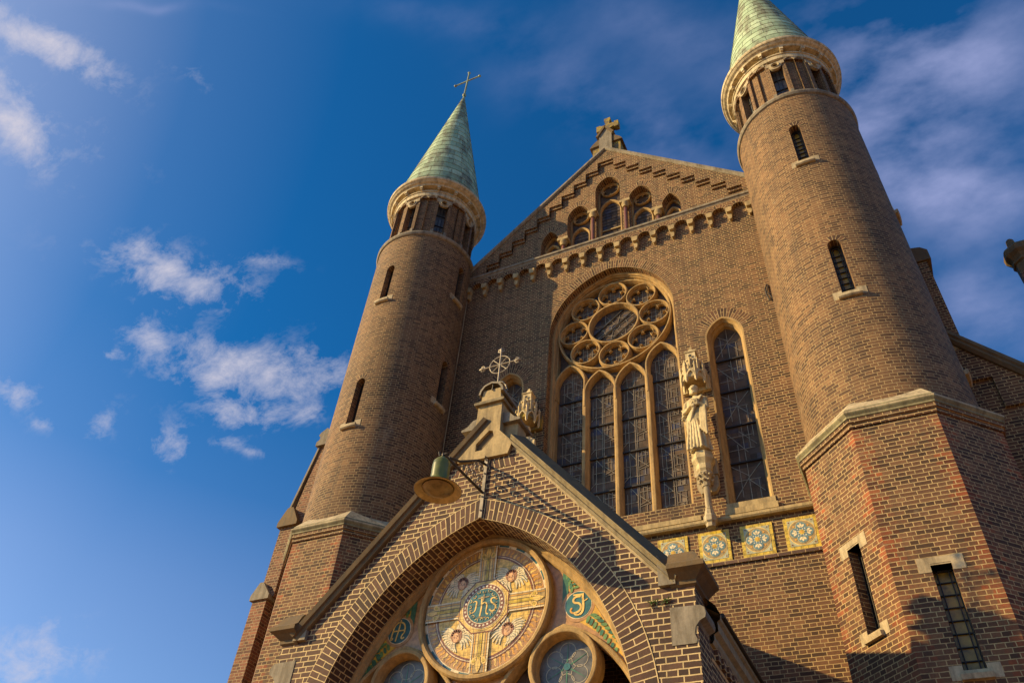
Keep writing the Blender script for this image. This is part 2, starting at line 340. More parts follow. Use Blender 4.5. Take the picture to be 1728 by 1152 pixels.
def offarch(cx, hs, spr, apx, d, n=14):
    h = apx - spr; e = (h * h - hs * hs) / (2 * hs); R = hs + e + d
    return arch(cx, hs + d, spr, spr + math.sqrt(max(R * R - e * e, .0001)), n)
def opening(cx, hs, bot, spr, apx, n=14):
    return [(cx - hs, bot)] + arch(cx, hs, spr, apx, n) + [(cx + hs, bot)]
def vring(mb, F, cx, hs, spr, apx, wd, m, proud=.004, n=20, leg=0, uo=0):
    a = arch(cx, hs, spr, apx, n); b = offarch(cx, hs, spr, apx, wd, n)
    if leg: a = [(a[0][0], spr - leg)] + a + [(a[-1][0], spr - leg)]; b = [(b[0][0], spr - leg)] + b + [(b[-1][0], spr - leg)]
    half = (len(a) - 1) // 2
    s = [0]
    for i in range(len(a) - 1): s.append(s[-1] + math.hypot((b[i + 1][0] + a[i + 1][0] - b[i][0] - a[i][0]) / 2, (b[i + 1][1] + a[i + 1][1] - b[i][1] - a[i][1]) / 2))
    mid = s[half]
    mb.grid([[F(*a[i], -proud), F(*b[i], -proud)] for i in range(len(a))], [[(uo, s[i] - mid), (uo + wd, s[i] - mid)] for i in range(len(a))], m)
    mb.grid([[F(*b[i], -proud), F(*b[i], .0)] for i in range(len(a))], [[(uo, s[i]), (uo + .01, s[i])] for i in range(len(a))], m)
    mb.grid([[F(*a[i], -proud), F(*a[i], .0)] for i in range(len(a))], [[(uo, s[i]), (uo + .01, s[i])] for i in range(len(a))], m)
def circ(cx, cz, r, n=40, a0=0., a1=2 * pi, closed=True):
    return [(cx + r * math.cos(a0 + (a1 - a0) * i / n), cz + r * math.sin(a0 + (a1 - a0) * i / n)) for i in range(n + (0 if closed else 1))]
def barprof(Wd, wf, wb, nose=.18, ch=.45):
    h = Wd / 2; wm = wf + (wb - wf) * ch
    return [(-h, wb), (-h, wm), (-Wd * nose, wf + .004), (-Wd * nose * .6, wf), (Wd * nose * .6, wf), (Wd * nose, wf + .004), (h, wm), (h, wb)]
def tube(mb, pts, r, m, n=8, closed=False):
    P = [Vector(p) for p in pts]; rows = []; N = len(P); rr = r if isinstance(r, (list, tuple)) else [r] * N
    for i in range(N):
        d = (P[(i + 1) % N] - P[i - 1]) if closed else (P[min(i + 1, N - 1)] - P[max(i - 1, 0)])
        d.normalize(); up = Vector((0, 0, 1)) if abs(d.z) < .9 else Vector((0, 1, 0))
        a = d.cross(up).normalized(); b = d.cross(a)
        rows.append([tuple(P[i] + (a * math.cos(2 * pi * j / n) + b * math.sin(2 * pi * j / n)) * rr[i]) for j in range(n)])
    if closed: rows.append(rows[0])
    mb.grid(rows, [[(j / n, i) for j in range(n + 1)] for i in range(len(rows))], m, True, closed=True)
    if not closed:
        mb.face(rows[0], [(0, 0)] * n, m); mb.face(rows[-1], [(0, 0)] * n, m)
def disc(mb, F, cx, cz, r, w, m, n=28, rx=None, rot=0, thick=.002):
    rx = rx or r; ca, sa = math.cos(rot), math.sin(rot); pts = []
    for i in range(n):
        x = rx * math.cos(2 * pi * i / n); y = r * math.sin(2 * pi * i / n); pts.append((cx + x * ca - y * sa, cz + x * sa + y * ca))
    slab(mb, F, pts, [], w, w + thick, m)
def ribbon(mb, F, pts, wd, w, m, thick=.002, taper=None):
    n = len(pts); L = []; Rr = []
    for i, p in enumerate(pts):
        a = pts[max(i - 1, 0)]; b = pts[min(i + 1, n - 1)]; dx, dy = b[0] - a[0], b[1] - a[1]; l = math.hypot(dx, dy) or 1
        h = wd / 2 * (taper(i / (n - 1)) if taper else 1); L.append((p[0] - dy / l * h, p[1] + dx / l * h)); Rr.append((p[0] + dy / l * h, p[1] - dx / l * h))
    for i in range(n - 1):
        q = [L[i], L[i + 1], Rr[i + 1], Rr[i]]
        mb.face([F(*c, w) for c in q], q, m)
    sd = L + Rr[::-1]
    for i in range(len(sd)):
        a = sd[i]; b = sd[(i + 1) % len(sd)]
        mb.face([F(*a, w), F(*b, w), F(*b, w + thick), F(*a, w + thick)], [a, b, b, a], m)
def bez(p0, p1, p2, p3, n=10):
    return [tuple((1 - t) ** 3 * a + 3 * (1 - t) ** 2 * t * b + 3 * (1 - t) * t * t * c + t ** 3 * d for a, b, c, d in zip(p0, p1, p2, p3)) for t in [i / n for i in range(n + 1)]]

church = thing('church', 'brown brick church with two round towers, pointed windows and gabled porch', 'church')
def part(name, mb, parent=church, **k): return mb.build(name, parent, **k)
# ------------------------------------------------------------------ ground
g = MB(); s_ = 400; g.face([(-s_, -s_, 0), (s_, -s_, 0), (s_, s_, 0), (-s_, s_, 0)], [(-s_, -s_), (s_, -s_), (s_, s_), (-s_, s_)],
       brickmat("paving_bricks", (.32, .165, .06), (.38, .20, .075), (.43, .23, .09), (.32, .18, .07), ms=.006, rh=.11))
o = g.build('ground'); o['kind'] = 'structure'
# ------------------------------------------------------------------ facade wall
SP, AP, HS = 15.3, 17.14, 1.55            # main window arris
LX, LH, LSP, LAP = 2.557, .405, 13.85, 14.41
gx = [-1.69, -.865, .012, .93, 1.74]; gh = [.26, .315, .36, .315, .25]; gs = [18.95, 19.78, 20.66, 19.78, 18.95]; ga = [19.45, 20.22, 21.16, 20.22, 19.45]
GB = 18.36
gl = [(gx[0] - gh[0], GB)]
capz = [18.93, 19.74, 19.74, 18.93]
for i in range(5):
    if i: gl.append((gx[i] - gh[i], capz[i - 1]))
    gl += arch(gx[i], gh[i], gs[i], ga[i], 8)
    if i < 4: gl.append((gx[i] + gh[i], capz[i]))
gl.append((gx[4] + gh[4], GB))
wall = MB()
rz = lambda x: 22.42 - .95 * abs(x)
slab(wall, F0, [(-4.5, 0), (4.4, 0), (4.4, rz(4.4)), (0, 22.42), (-4.5, rz(4.5))],
     [opening(0, HS, 9.9, SP, AP, 20), opening(LX, LH, 9.72, LSP, LAP), opening(-LX, LH, 9.72, LSP, LAP), gl], 0, .32, M_brick)
# stepped corbelled brickwork under the gable rake
def stair(up, sx=.37, k9=9):
    L = []
    for k in range(k9, 0, -1):
        z = 21.42 - .352 * (k - 1) + up; L += [(.24 + sx * k, z), (.24 + sx * (k - 1), z)]
    L.append((.24, 21.77 + up)); return L
for up, w in ((0, -.05), (.095, -.10)):
    R_ = stair(up); R_ = [(3.94 + .01, GB)] + [(3.57, GB)] + R_
    Lf = [(-x, z) for x, z in R_][::-1]
    pg = [(4.25, GB), ] + R_ + Lf[:-1] + [(-4.25, GB), (-4.25, rz(4.25)), (0, 22.42), (4.25, rz(4.25))]
    slab(wall, F0, pg, [], w, 0, M_brick)
wallo = part('facade_wall', wall)
# arch rings, one mesh per opening
v = MB(); vring(v, F0, 0, HS, SP, AP, .27, M_vous2, n=26); part('brick_arch', v)
for sx in (-1, 1):
    v = MB(); vring(v, F0, sx * LX, LH, LSP, LAP, .26, M_vous2, n=14); part('brick_arch', v)
for i in range(5):
    v = MB(); vring(v, F0, gx[i], gh[i], gs[i], ga[i], .2, M_vous2, n=10, proud=.003); part('brick_arch', v)
# gable coping
c = MB(); sweep(c, F0, [(-4.6, rz(4.6)), (0, 22.42), (4.6, rz(4.6))], [(.0, .5), (.0, -.12), (.04, -.16), (.10, -.16), (.13, -.13), (.19, .1), (.18, .5)], M_grey)
part('gable_coping', c)
# string course below the gable windows
c = MB(); sweep(c, F0, [(-4.3, 18.17), (4.3, 18.17)], [(-.0, .0), (0, -.11), (.05, -.13), (.07, -.16), (.13, -.16), (.19, -.06), (.2, .3)], M_grey)
part('string_course', c)
# corbel table
ct = MB(); cks = [-3.53 + .477 * k for k in range(-1, 16)]
out = [(-4.3, 18.17), (4.2, 18.17), (4.2, 17.84)]
for k in range(15, -1, -1):
    cx = (cks[k] + cks[k + 1]) / 2; r = .168
    out += [(cx + r, 17.84)] + [(cx + r * math.cos(a), 17.84 + r * 1.05 * math.sin(a)) for a in [pi * i / 10 for i in range(1, 10)]] + [(cx - r, 17.84)]
out += [(-4.3, 17.84)]
slab(ct, F0, out, [], -.12, 0, M_brick)
for k in range(16):
    cx = (cks[k] + cks[k + 1]) / 2; a = circ(cx, 17.84, .168, 12, 0, pi, False)[::-1]; b = circ(cx, 17.84, .27, 12, 0, pi, False)[::-1]
    b = [(min(max(x, cks[k]), cks[k + 1]), min(z, 18.16)) for x, z in b]
    ct.grid([[F0(*a[i], -.124), F0(*b[i], -.124)] for i in range(13)], [[(0, i * .05), (.13, i * .05)] for i in range(13)], M_vous2)
part('corbel_table', ct)
for k, cx in enumerate(cks):
    c = MB()
    slab(c, F0, [(cx - .05, 17.70), (cx + .05, 17.70), (cx + .074, 17.75), (cx + .074, 17.87), (cx - .074, 17.87), (cx - .074, 17.75)], [], -.18, 0, M_stone)
    slab(c, F0, [(cx - .02, 17.50), (cx + .02, 17.50), (cx + .045, 17.55), (cx + .05, 17.698), (cx - .05, 17.698), (cx - .045, 17.55)], [], -.10, 0, M_stone)
    part('corbel', c)
# ------------------------------------------------------------------ gable windows
def quatro(cx, cz, r, n=6, lobes=4, a0=pi / 4, lob=.5, off=.5):
    pts = []
    for l in range(lobes):
        a = a0 + 2 * pi * l / lobes; ox, oz = cx + r * off * math.cos(a), cz + r * off * math.sin(a); hw = pi / lobes + .62
        for i in range(n + 1):
            t = a - hw + 2 * hw * i / n * 1.0; t = a + (i / n - .5) * 2 * (pi / 2 + .35)
            pts.append((ox + r * lob * math.cos(t), oz + r * lob * math.sin(t)))
    return pts
for i in range(5):
    cx = gx[i]; h = gh[i]; big = i in (1, 2, 3)
    lz = {1: (19.10, 19.47), 2: (19.88, 20.31), 3: (19.10, 19.47)}.get(i, (18.74, 19.08)); lh = h - .055
    out = opening(cx, h + .03, GB - .01, gs[i], ga[i] + .02, 8)
    w = MB(); sweep(w, F0, opening(cx, h + .002, GB, gs[i], ga[i] + .0, 10), [(.0, .31), (.0, .23), (-.03, .22), (-.045, .25), (-.045, .31)], M_frame)
    sweep(w, F0, [(cx - lh, GB)] + arch(cx, lh, lz[0], lz[1], 10) + [(cx + lh, GB)], [(.035, .31), (.035, .235), (.015, .205), (-.01, .205), (-.03, .24), (-.035, .31)], M_frame)
    box(w, F0, cx - h, cx + h, GB - .01, GB + .05, .19, .31, M_frame)
    wo_ = part('gable_window', w)
    gg = MB(); slab(gg, F0, out, [], .30, .31, M_glass, sides=False); gg.build('glass', wo_)
    if big:
        cr = h * .72; cz = ga[i] - .075 - cr
        q = MB(); sweep(q, F0, circ(cx, cz, cr, 24), barprof(.038, .21, .28), M_frame, closed=True)
        slab(q, F0, circ(cx, cz, cr - .004, 24), [quatro(cx, cz, cr * .95)], .25, .27, M_frame); q.build('tracery', wo_)
    b = MB(); zz = GB + .11
    while zz < lz[1] - .06: box(b, F0, cx - lh, cx + lh, zz, zz + .006, .288, .298, M_bar); zz += .135
    for k in range(1, 4): box(b, F0, cx - lh + 2 * lh * k / 4 - .003, cx - lh + 2 * lh * k / 4 + .003, GB + .03, lz[0], .2885, .2985, M_bar)
    b.build('leading', wo_)
    if i == 2: b = MB(); box(b, F0, cx - lh, cx + lh, 19.05, 19.09, .26, .29, M_stone); b.build('glazing_bar', wo_)
# piers with red marble colonnettes between them
for i in range(4):
    x0 = gx[i] + gh[i]; x1 = gx[i + 1] - gh[i + 1]; cx = (x0 + x1) / 2; ctop = capz[i] - .17; hw = (x1 - x0) / 2
    p = MB(); box(p, F0, x0 + .003, x1 - .003, GB, capz[i] - .004, .17, .315, M_brick); part('pier', p)
    c = MB()
    slab(c, F0, [(x0 - .03, capz[i] - .03), (x1 + .03, capz[i] - .03), (x1 + .03, capz[i] + .075), (x0 - .03, capz[i] + .075)], [], -.03, .28, M_stone, back=True)
    lathe(c, (cx, .075), [(.115, capz[i] - .03), (.11, capz[i] - .07), (.07, ctop), (.085, ctop - .015), (.085, ctop - .03), (.06, ctop - .04)], M_stone, seg=20)
    co = part('colonnette', c); c = MB()
    lathe(c, (cx, .075), [(.062, GB + .16), (.09, GB + .15), (.095, GB + .12), (.12, GB + .09), (.13, GB)], M_stone, seg=20)
    c.build('base', co); sh = MB(); lathe(sh, (cx, .075), [(.054, ctop - .03), (.056, GB + .15)], M_marble, seg=20); sh.build('shaft', co)
# ------------------------------------------------------------------ lead lines
def leads(mb, F, cx, hs, z0, z1, inside, w, pat, P=.87, th=.0075, m=None):
    m = m or M_lead
    z = z0; k = 0
    def seg(a, b):
        (u0, v0), (u1, v1) = a, b
        x0, x1 = cx - hs + 2 * hs * u0, cx - hs + 2 * hs * u1
        zz0, zz1 = z + P * v0, z + P * v1
        n = 6; last = None
        for i in range(n):
            t0, t1 = i / n, (i + 1) / n
            p0 = (x0 + (x1 - x0) * t0, zz0 + (zz1 - zz0) * t0); p1 = (x0 + (x1 - x0) * t1, zz0 + (zz1 - zz0) * t1)
            if inside(p0) and inside(p1): ribbon(mb, F, [p0, p1], th, w, m, .012)
    while z < z1:
        for a, b in pat[k % len(pat)]: seg(a, b)
        z += P; k += 1
def inarch(cx, hs, bot, spr, apx):
    h = apx - spr; e = (h * h - hs * hs) / (2 * hs); R = hs + e
    def f(p):
        x = abs(p[0] - cx)
        if p[1] < bot: return False
        if p[1] <= spr: return x <= hs
        return (x + e) ** 2 + (p[1] - spr) ** 2 <= R * R
    return f
PATR = [[((.50, 0), (.50, 1)), ((.57, 0), (.57, 1)), ((.50, .18), (1, .18)), ((.57, .34), (1, .34)), ((.57, .62), (1, .62)), ((.45, .78), (1, .78)), ((.57, .98), (1, .72)),
         ((.68, .34), (.68, .62)), ((.78, .02), (.78, .34)), ((.88, .18), (.88, .62)), ((.72, .78), (.72, .95)), ((.57, .60), (1, .40)), ((.57, .26), (1, .05)), ((.88, .78), (.88, 1)),
         ((.16, 0), (.16, 1)), ((.30, .2), (.30, .8)), ((0, .3), (.5, .3)), ((0, .66), (.5, .66)), ((.16, .9), (.5, .62)), ((.16, .3), (.5, .05)), ((.3, .5), (.5, .5))]]
PATM = [[((.5, 0), (.5, 1)), ((.56, 0), (.56, 1)), ((0, .25), (1, .25)), ((.56, .42), (1, .47)), ((.56, .47), (1, .58)), ((.56, .7), (1, .42)), ((.8, .25), (.8, .45)), ((.7, .58), (.7, .98)),
         ((.84, .58), (.84, .98)), ((.56, .8), (1, .8)), ((.25, 0), (.25, 1)), ((0, .55), (.5, .55)), ((.25, .95), (.5, .7)), ((0, .12), (.25, .3)), ((.56, .98), (1, .82)), ((.12, .25), (.12, .8))]]
PATD = [[((.5, 0), (.5, 1)), ((0, .05), (.5, .55)), ((.5, .55), (1, .95)), ((.5, .5), (1, .1)), ((0, .9), (.5, .6)), ((0, .5), (1, .5)), ((.25, .1), (.25, .9)), ((.78, 0), (.78, .5))],
        [((.5, 0), (.5, 1)), ((.3, 0), (.3, .45)), ((.7, .3), (.7, 1)), ((0, .3), (1, .3)), ((0, .8), (.6, .2)), ((.4, .8), (1, .3)), ((0, .66), (1, .66)), ((.85, .6), (.85, 1))]]
# ------------------------------------------------------------------ main window
JH = 1.49; JSP, JAP = 15.3, 17.08
mw = MB()
# moulded stone jamb and arch
sweep(mw, F0, opening(0, JH, 9.85, JSP, JAP, 22), [(.07, .19), (.0, .19), (-.012, .205), (.0, .225), (-.015, .245), (-.03, .25), (-.035, .28), (-.03, .30), (-.055, .33), (-.06, .46)], M_frame, caps=False)
mwo = part('main_window', mw)
gmb = MB(); slab(gmb, F0, opening(0, 1.49, 9.8, JSP, JAP, 18), [], .455, .47, M_glass, sides=False); gmb.build('glass', mwo)
lights = [(-1.10, 13.82, 14.40), (-.367, 13.42, 14.02), (.367, 13.42, 14.02), (1.10, 13.82, 14.40)]
for k, x in enumerate((-.735, .0, .735)):
    m_ = MB(); top = 13.6 if k != 1 else 13.45
    sweep(m_, F0, [(x, 9.7), (x, top)], barprof(.165, .275 + .002 * k, .46, .2, .6), M_frame); m_.build('mullion', mwo)
tr = MB()
for k, (x, s, a) in enumerate(lights):
    sweep(tr, F0, [(x - .367, s - .35)] + arch(x, .367, s, a, 12) + [(x + .367, s - .35)], barprof(.10, .262 + .003 * k, .46, .2, .6), M_frame)
RC = (-.01, 15.47)
sweep(tr, F0, circ(*RC, 1.41, 64), barprof(.085, .275, .46, .2, .5), M_frame, closed=True)
sweep(tr, F0, circ(*RC, .625, 40), barprof(.10, .266, .46, .2, .6), M_frame, closed=True)
for k in range(8):
    a = pi / 2 + k * pi / 4; c_ = (RC[0] + 1.015 * math.cos(a), RC[1] + 1.015 * math.sin(a))
    sweep(tr, F0, circ(*c_, .362, 30), barprof(.075, .27 + .0015 * k, .455, .2, .5), M_frame, closed=True)
    slab(tr, F0, circ(*c_, .35, 30), [quatro(*c_, .335, 8, 5, a + pi / 5, .43, .56)], .375 + .001 * k, .425, M_frame)
    q_ = quatro(*c_, .335, 8, 5, a + pi / 5, .43, .56)
    sweep(tr, F0, q_, barprof(.022, .345 + .001 * k, .42, .2, .5), M_frame, closed=True)
tr.build('tracery', mwo)
gb = MB(); ld = MB()
for k, (x, s, a) in enumerate(lights):
    zt = 13.40
    for j, zb in enumerate((13.40, 12.545, 11.68, 10.82)):
        gb = MB(); box(gb, F0, x - .29, x + .29, zb - .016, zb + .016, .405, .44, M_bar); gb.build('glazing_bar', mwo)
    leads(ld, F0, x, .29, 9.97, 14.4, inarch(x, .29, 9.97, s, a - .08), .442, PATR if k in (0, 3) else PATM)
for k in (-.25, 0., .25):
    c_, s2 = math.cos(rad(40)), math.sin(rad(40)); L = math.sqrt(.55 ** 2 - k * k)
    a = (RC[0] - c_ * L - s2 * k, RC[1] - s2 * L + c_ * k); b = (RC[0] + c_ * L - s2 * k, RC[1] + s2 * L + c_ * k)
    gb = MB(); ribbon(gb, F0, [a, b], .028, .42, M_bar, .02); gb.build('glazing_bar', mwo)
for k in range(8):
    a = k * pi / 4 + .2
    ribbon(ld, F0, [(RC[0] + .1 * math.cos(a), RC[1] + .1 * math.sin(a)), (RC[0] + .55 * math.cos(a + .3), RC[1] + .55 * math.sin(a + .3))], .01, .442, M_lead, .01)
    ribbon(ld, F0, [(RC[0] + .3 * math.cos(a), RC[1] + .3 * math.sin(a)), (RC[0] + .55 * math.cos(a - .5), RC[1] + .55 * math.sin(a - .5))], .01, .442, M_lead, .01)
    c_ = (RC[0] + 1.015 * math.cos(pi / 2 + k * pi / 4), RC[1] + 1.015 * math.sin(pi / 2 + k * pi / 4))
    for d in (-.11, .0, .12):
        ribbon(ld, F0, [(c_[0] + d, c_[1] - .26), (c_[0] + d, c_[1] + .26)], .009, .443, M_lead, .01)
        ribbon(ld, F0, [(c_[0] - .26, c_[1] + d * 1.2), (c_[0] + .26, c_[1] + d * 1.2)], .009, .4435, M_lead, .01)
for r in (.1, .3):
    P_ = circ(*RC, r, 24); ribbon(ld, F0, P_ + [P_[0]], .01, .4425, M_lead, .01)
ld.build('leading', mwo)
sl_ = MB()
sl_.grid([[(-1.60, .46, 9.97), (1.60, .46, 9.97)], [(-1.60, .20, 9.86), (1.60, .20, 9.86)]], [[(0, 0), (3, 0)], [(0, .3), (3, .3)]], M_frame)
box(sl_, F0, -1.60, 1.60, 9.78, 9.859, .16, .4, M_frame)
box(sl_, F0, -1.66, 1.66, 9.60, 9.777, .05, .4, M_stone)
box(sl_, F0, -1.66, 1.66, 9.50, 9.597, -.05, .2, M_stone)
sl_.build('sill', mwo)
# ------------------------------------------------------------------ lancets
for sx in (-1, 1):
    cx = sx * LX; l = MB()
    sweep(l, F0, opening(cx, LH, 9.72, LSP, LAP, 14), [(.003, -.003), (-.03, .0), (-.045, .05), (-.075, .10), (-.06, .14), (-.10, .19), (-.105, .30)], M_frame, caps=False)
    lo = part('lancet_window', l, label=('shaded, half hidden behind the porch finial' if sx < 0 else 'sunlit, beside the standing statue'))
    gg = MB(); slab(gg, F0, opening(cx, LH - .05, 9.75, LSP, LAP - .06), [], .285, .30, M_glass, sides=False); gg.build('glass', lo)
    for zb in (13.37, 12.5, 11.62, 10.75): b = MB(); box(b, F0, cx - .30, cx + .30, zb - .015, zb + .015, .235, .27, M_bar); b.build('glazing_bar', lo)
    d = MB(); leads(d, F0, cx, .30, 9.93, 14.3, inarch(cx, .30, 9.93, LSP, LAP - .13), .272, PATD, .87, .009); d.build('leading', lo)
    s = MB()
    s.grid([[(cx - .42, .29, 9.93), (cx + .42, .29, 9.93)], [(cx - .42, .02, 9.74), (cx + .42, .02, 9.74)]], [[(0, 0), (1, 0)], [(0, .3), (1, .3)]], M_stone)
    box(s, F0, cx - .43, cx + .43, 9.61, 9.738, -.02, .3, M_stone); box(s, F0, cx - .46, cx + .46, 9.49, 9.607, -.06, .3, M_stone); s.build('sill', lo)
# sill string course across the whole front
c = MB(); sweep(c, F0, [(-4.3, 9.36), (4.3, 9.36)], [(.0, .0), (0, -.10), (.03, -.12), (.08, -.12), (.125, -.05), (.13, .02)], M_stone); part('string_course', c)
c = MB(); box(c, F0, -4.3, 4.3, 8.575, 8.64, -.035, 0, brickmat("header_course", mortar=MORT, bw=.22, squash=1, offset=0, off=(0, .009), c1=(.085, .046, .034), c2=(.12, .065, .05), c3=(.16, .09, .06))); part('header_course', c)
# tile panels
for x0 in (-.64, .095, .83, 1.565, 2.30, 3.03):
    x1 = x0 + .545; z0, z1 = 8.645, 9.245; cx, cz = (x0 + x1) / 2, (z0 + z1) / 2 + .0; Wd = x1 - x0; p = MB()
    box(p, F0, x0, x1, z0, z1, -.02, .0, T_by)
    for k in range(1, 5): box(p, F0, x0 + Wd * k / 5 - .002, x0 + Wd * k / 5 + .002, z0, z1, -.0208, -.019, T_line); box(p, F0, x0, x1, z0 + .6 * k / 5 - .002, z0 + .6 * k / 5 + .002, -.0208, -.019, T_line)
    bd = .058; box(p, F0, x0 + bd, x1 - bd, z0 + bd, z1 - bd, -.024, -.02, T_pale)
    for sx in (-1, 1):
        for sz in (-1, 1):
            disc(p, F0, cx + sx * .185, cz + sz * .21, .028, -.0255, T_pale, 10, thick=.001); disc(p, F0, cx + sx * .185, cz + sz * .21, .014, -.027, T_brown, 8, thick=.001)
    disc(p, F0, cx, cz, .235, -.026, T_gold, 32, rx=.222); disc(p, F0, cx, cz, .222, -.028, T_ochre, 32, rx=.21)
    for k in range(4):
        a = k * pi / 2; dx, dz = math.cos(a), math.sin(a); disc(p, F0, cx + dx * .105, cz + dz * .11, .090, -.031 - .0003 * k, T_pale, 20, thick=.001)
    for k in range(4):
        a = k * pi / 2; dx, dz = math.cos(a), math.sin(a); disc(p, F0, cx + dx * .105, cz + dz * .11, .081, -.034 - .0003 * k, T_blue, 20, thick=.001)
        for e in (-.75, 0, .75): disc(p, F0, cx + math.cos(a + e * .35) * (.128 - abs(e) * .02), cz + math.sin(a + e * .35) * (.134 - abs(e) * .02), .036, -.037, T_cream, 12, rx=.018, rot=a - pi / 2 + e, thick=.001)
        a2 = a + pi / 4; disc(p, F0, cx + math.cos(a2) * .165, cz + math.sin(a2) * .172, .018, -.031, T_orange, 10, thick=.001)
        disc(p, F0, cx + math.cos(a2) * .085, cz + math.sin(a2) * .088, .012, -.037, T_white, 8, thick=.001)
        disc(p, F0, cx + math.cos(a2 + .4) * .07, cz + math.sin(a2 + .4) * .07, .007, -.037, T_white, 8, thick=.001); disc(p, F0, cx + math.cos(a2 - .4) * .07, cz + math.sin(a2 - .4) * .07, .007, -.037, T_white, 8, thick=.001)
    for k in range(8): disc(p, F0, cx + math.cos(k * pi / 4 + .39) * .047, cz + math.sin(k * pi / 4 + .39) * .047, .012, -.037, T_white, 8, thick=.001)
    disc(p, F0, cx, cz, .045, -.039, T_by, 20, thick=.001); disc(p, F0, cx, cz, .022, -.041, T_orange, 12, thick=.001)
    part('tile_panel', p)
# gable cross and its stepped pedestal
GY = .05
f = MB(); FG = PF(.0, GY)
slab(f, FG, [(-.20, 22.2), (.20, 22.2), (.20, 23.35), (0, 23.72), (-.20, 23.35)], [], -.12, .45, M_grey, back=True)
for a, b in (((-.26, 23.30), (0, 23.78)), ((0, 23.78), (.26, 23.30))): ribbon(f, FG, [a, b], .07, -.17, M_dark, .66)
for sx in (-1, 1):
    slab(f, FG, [(sx * .2, 22.1), (sx * .44, 22.1), (sx * .44, 22.92), (sx * .2, 22.92)][::sx], [], -.02, .35, M_lich, back=True)
    slab(f, FG, [(sx * .19, 22.92), (sx * .52, 22.90), (sx * .44, 23.05), (sx * .3, 23.2), (sx * .19, 23.24)][::sx], [], -.08, .41, M_dark, back=True)
fo = part('gable_finial', f)
x_ = MB(); cw = .085
slab(x_, FG, [(-cw, 23.6), (cw, 23.6), (cw * .8, 24.0), (.22, 24.04), (.23, 23.99), (.36, 23.99), (.36, 24.3), (.23, 24.3), (.22, 24.24), (cw * .8, 24.26), (cw * .9, 24.46), (cw * 1.2, 24.47), (cw * 1.2, 24.62), (-cw * 1.2, 24.62), (-cw * 1.2, 24.47), (-cw * .9, 24.46), (-cw * .8, 24.26), (-.22, 24.24), (-.23, 24.3), (-.36, 24.3), (-.36, 23.99), (-.23, 23.99), (-.22, 24.04), (-cw * .8, 24.0)],
     [], .08, .26, M_lich, back=True); x_.build('stone_cross', fo)
# roof and nave body behind the gable
r = MB(); zz = rz(4.4) - .15
r.grid([[(-4.4, .4, zz), (-4.4, 24, zz)], [(0, .4, 22.3), (0, 24, 22.3)], [(4.4, .4, zz), (4.4, 24, zz)]], [[(0, 0), (24, 0)], [(0, 6), (24, 6)], [(0, 12), (24, 12)]], M_roof)
part('nave_roof', r)
n_ = MB()
for x in (-4.4, 4.4): n_.face([(x, .3, 0), (x, 24, 0), (x, 24, zz), (x, .3, zz)], [(0, 0), (24, 0), (24, zz), (0, zz)], M_brick)
n_.face([(-4.4, 24, 0), (4.4, 24, 0), (4.4, 24, zz), (0, 24, 22.3), (-4.4, 24, zz)], [(0, 0)] * 5, M_brick)
bk = MB(); slab(bk, F0, [(-4.4, 0), (4.4, 0), (4.4, zz), (0, 22.2), (-4.4, zz)], [], .6, .62, M_bar, sides=False); bk.v and None
part('nave_wall', n_)
# aisles
for sx in (-1, 1):
    a = MB(); e = 3.9
    if sx > 0: pol = [(e, 0), (10.5, 0), (10.5, 7.09), (6.3, 12.38), (6.3, 12.45), (e, 12.45)]
    else: pol = [(-9.2, 0), (-e, 0), (-e, 12.0), (-6.3, 12.0), (-7.6, 10.6), (-7.6, 9)]; pol = [(-7.6, 0), (-e, 0), (-e, 12.0), (-6.3, 12.0), (-7.6, 10.6)]
    slab(a, F0, pol, [], .02, .35, M_brick)
    if sx > 0:
        st = [(6.4, 11.2)]
        rl = lambda x: 12.38 - 1.26 * (x - 6.3)
        pts = [(6.35, 12.2)] ; low = []
        x = 6.35; 
        for k in range(5): low += [(x, rl(x) - 1.05), (x + .52, rl(x) - 1.05)]; x += .52
        slab(a, F0, low + [(x, rl(x)), (6.35, rl(6.35))], [], -.05, .02, M_brick)
    part('aisle_wall', a)
    if sx > 0:
        c = MB(); sweep(c, F0, [(6.2, 12.50), (10.6, 6.96)], [(.0, .5), (.0, -.10), (.05, -.15), (.10, -.13), (.13, -.16), (.20, -.14), (.22, .5)], M_dark); part('aisle_coping', c)
        b = MB(); slab(b, F0, [(4.2, 12), (6.68, 12), (6.68, 14.42), (4.2, 14.42)], [], -.02, .7, M_brick, back=True)
        slab(b, F0, [(6.1, 11.9), (6.72, 12.05), (6.72, 12.27), (6.1, 12.27)], [], -.06, .6, M_stone, back=True)
        slab(b, F0, [(6.2, 14.45), (6.77, 14.45), (6.77, 14.72), (6.66, 14.84), (6.2, 14.95)], [], -.05, .75, M_dark, back=True)
        slab(b, F0, [(6.0, 14.8), (6.5, 14.88), (6.5, 15.0), (6.0, 15.2)], [], .1, .7, M_dark, back=True)
        part('clerestory_pier', b)
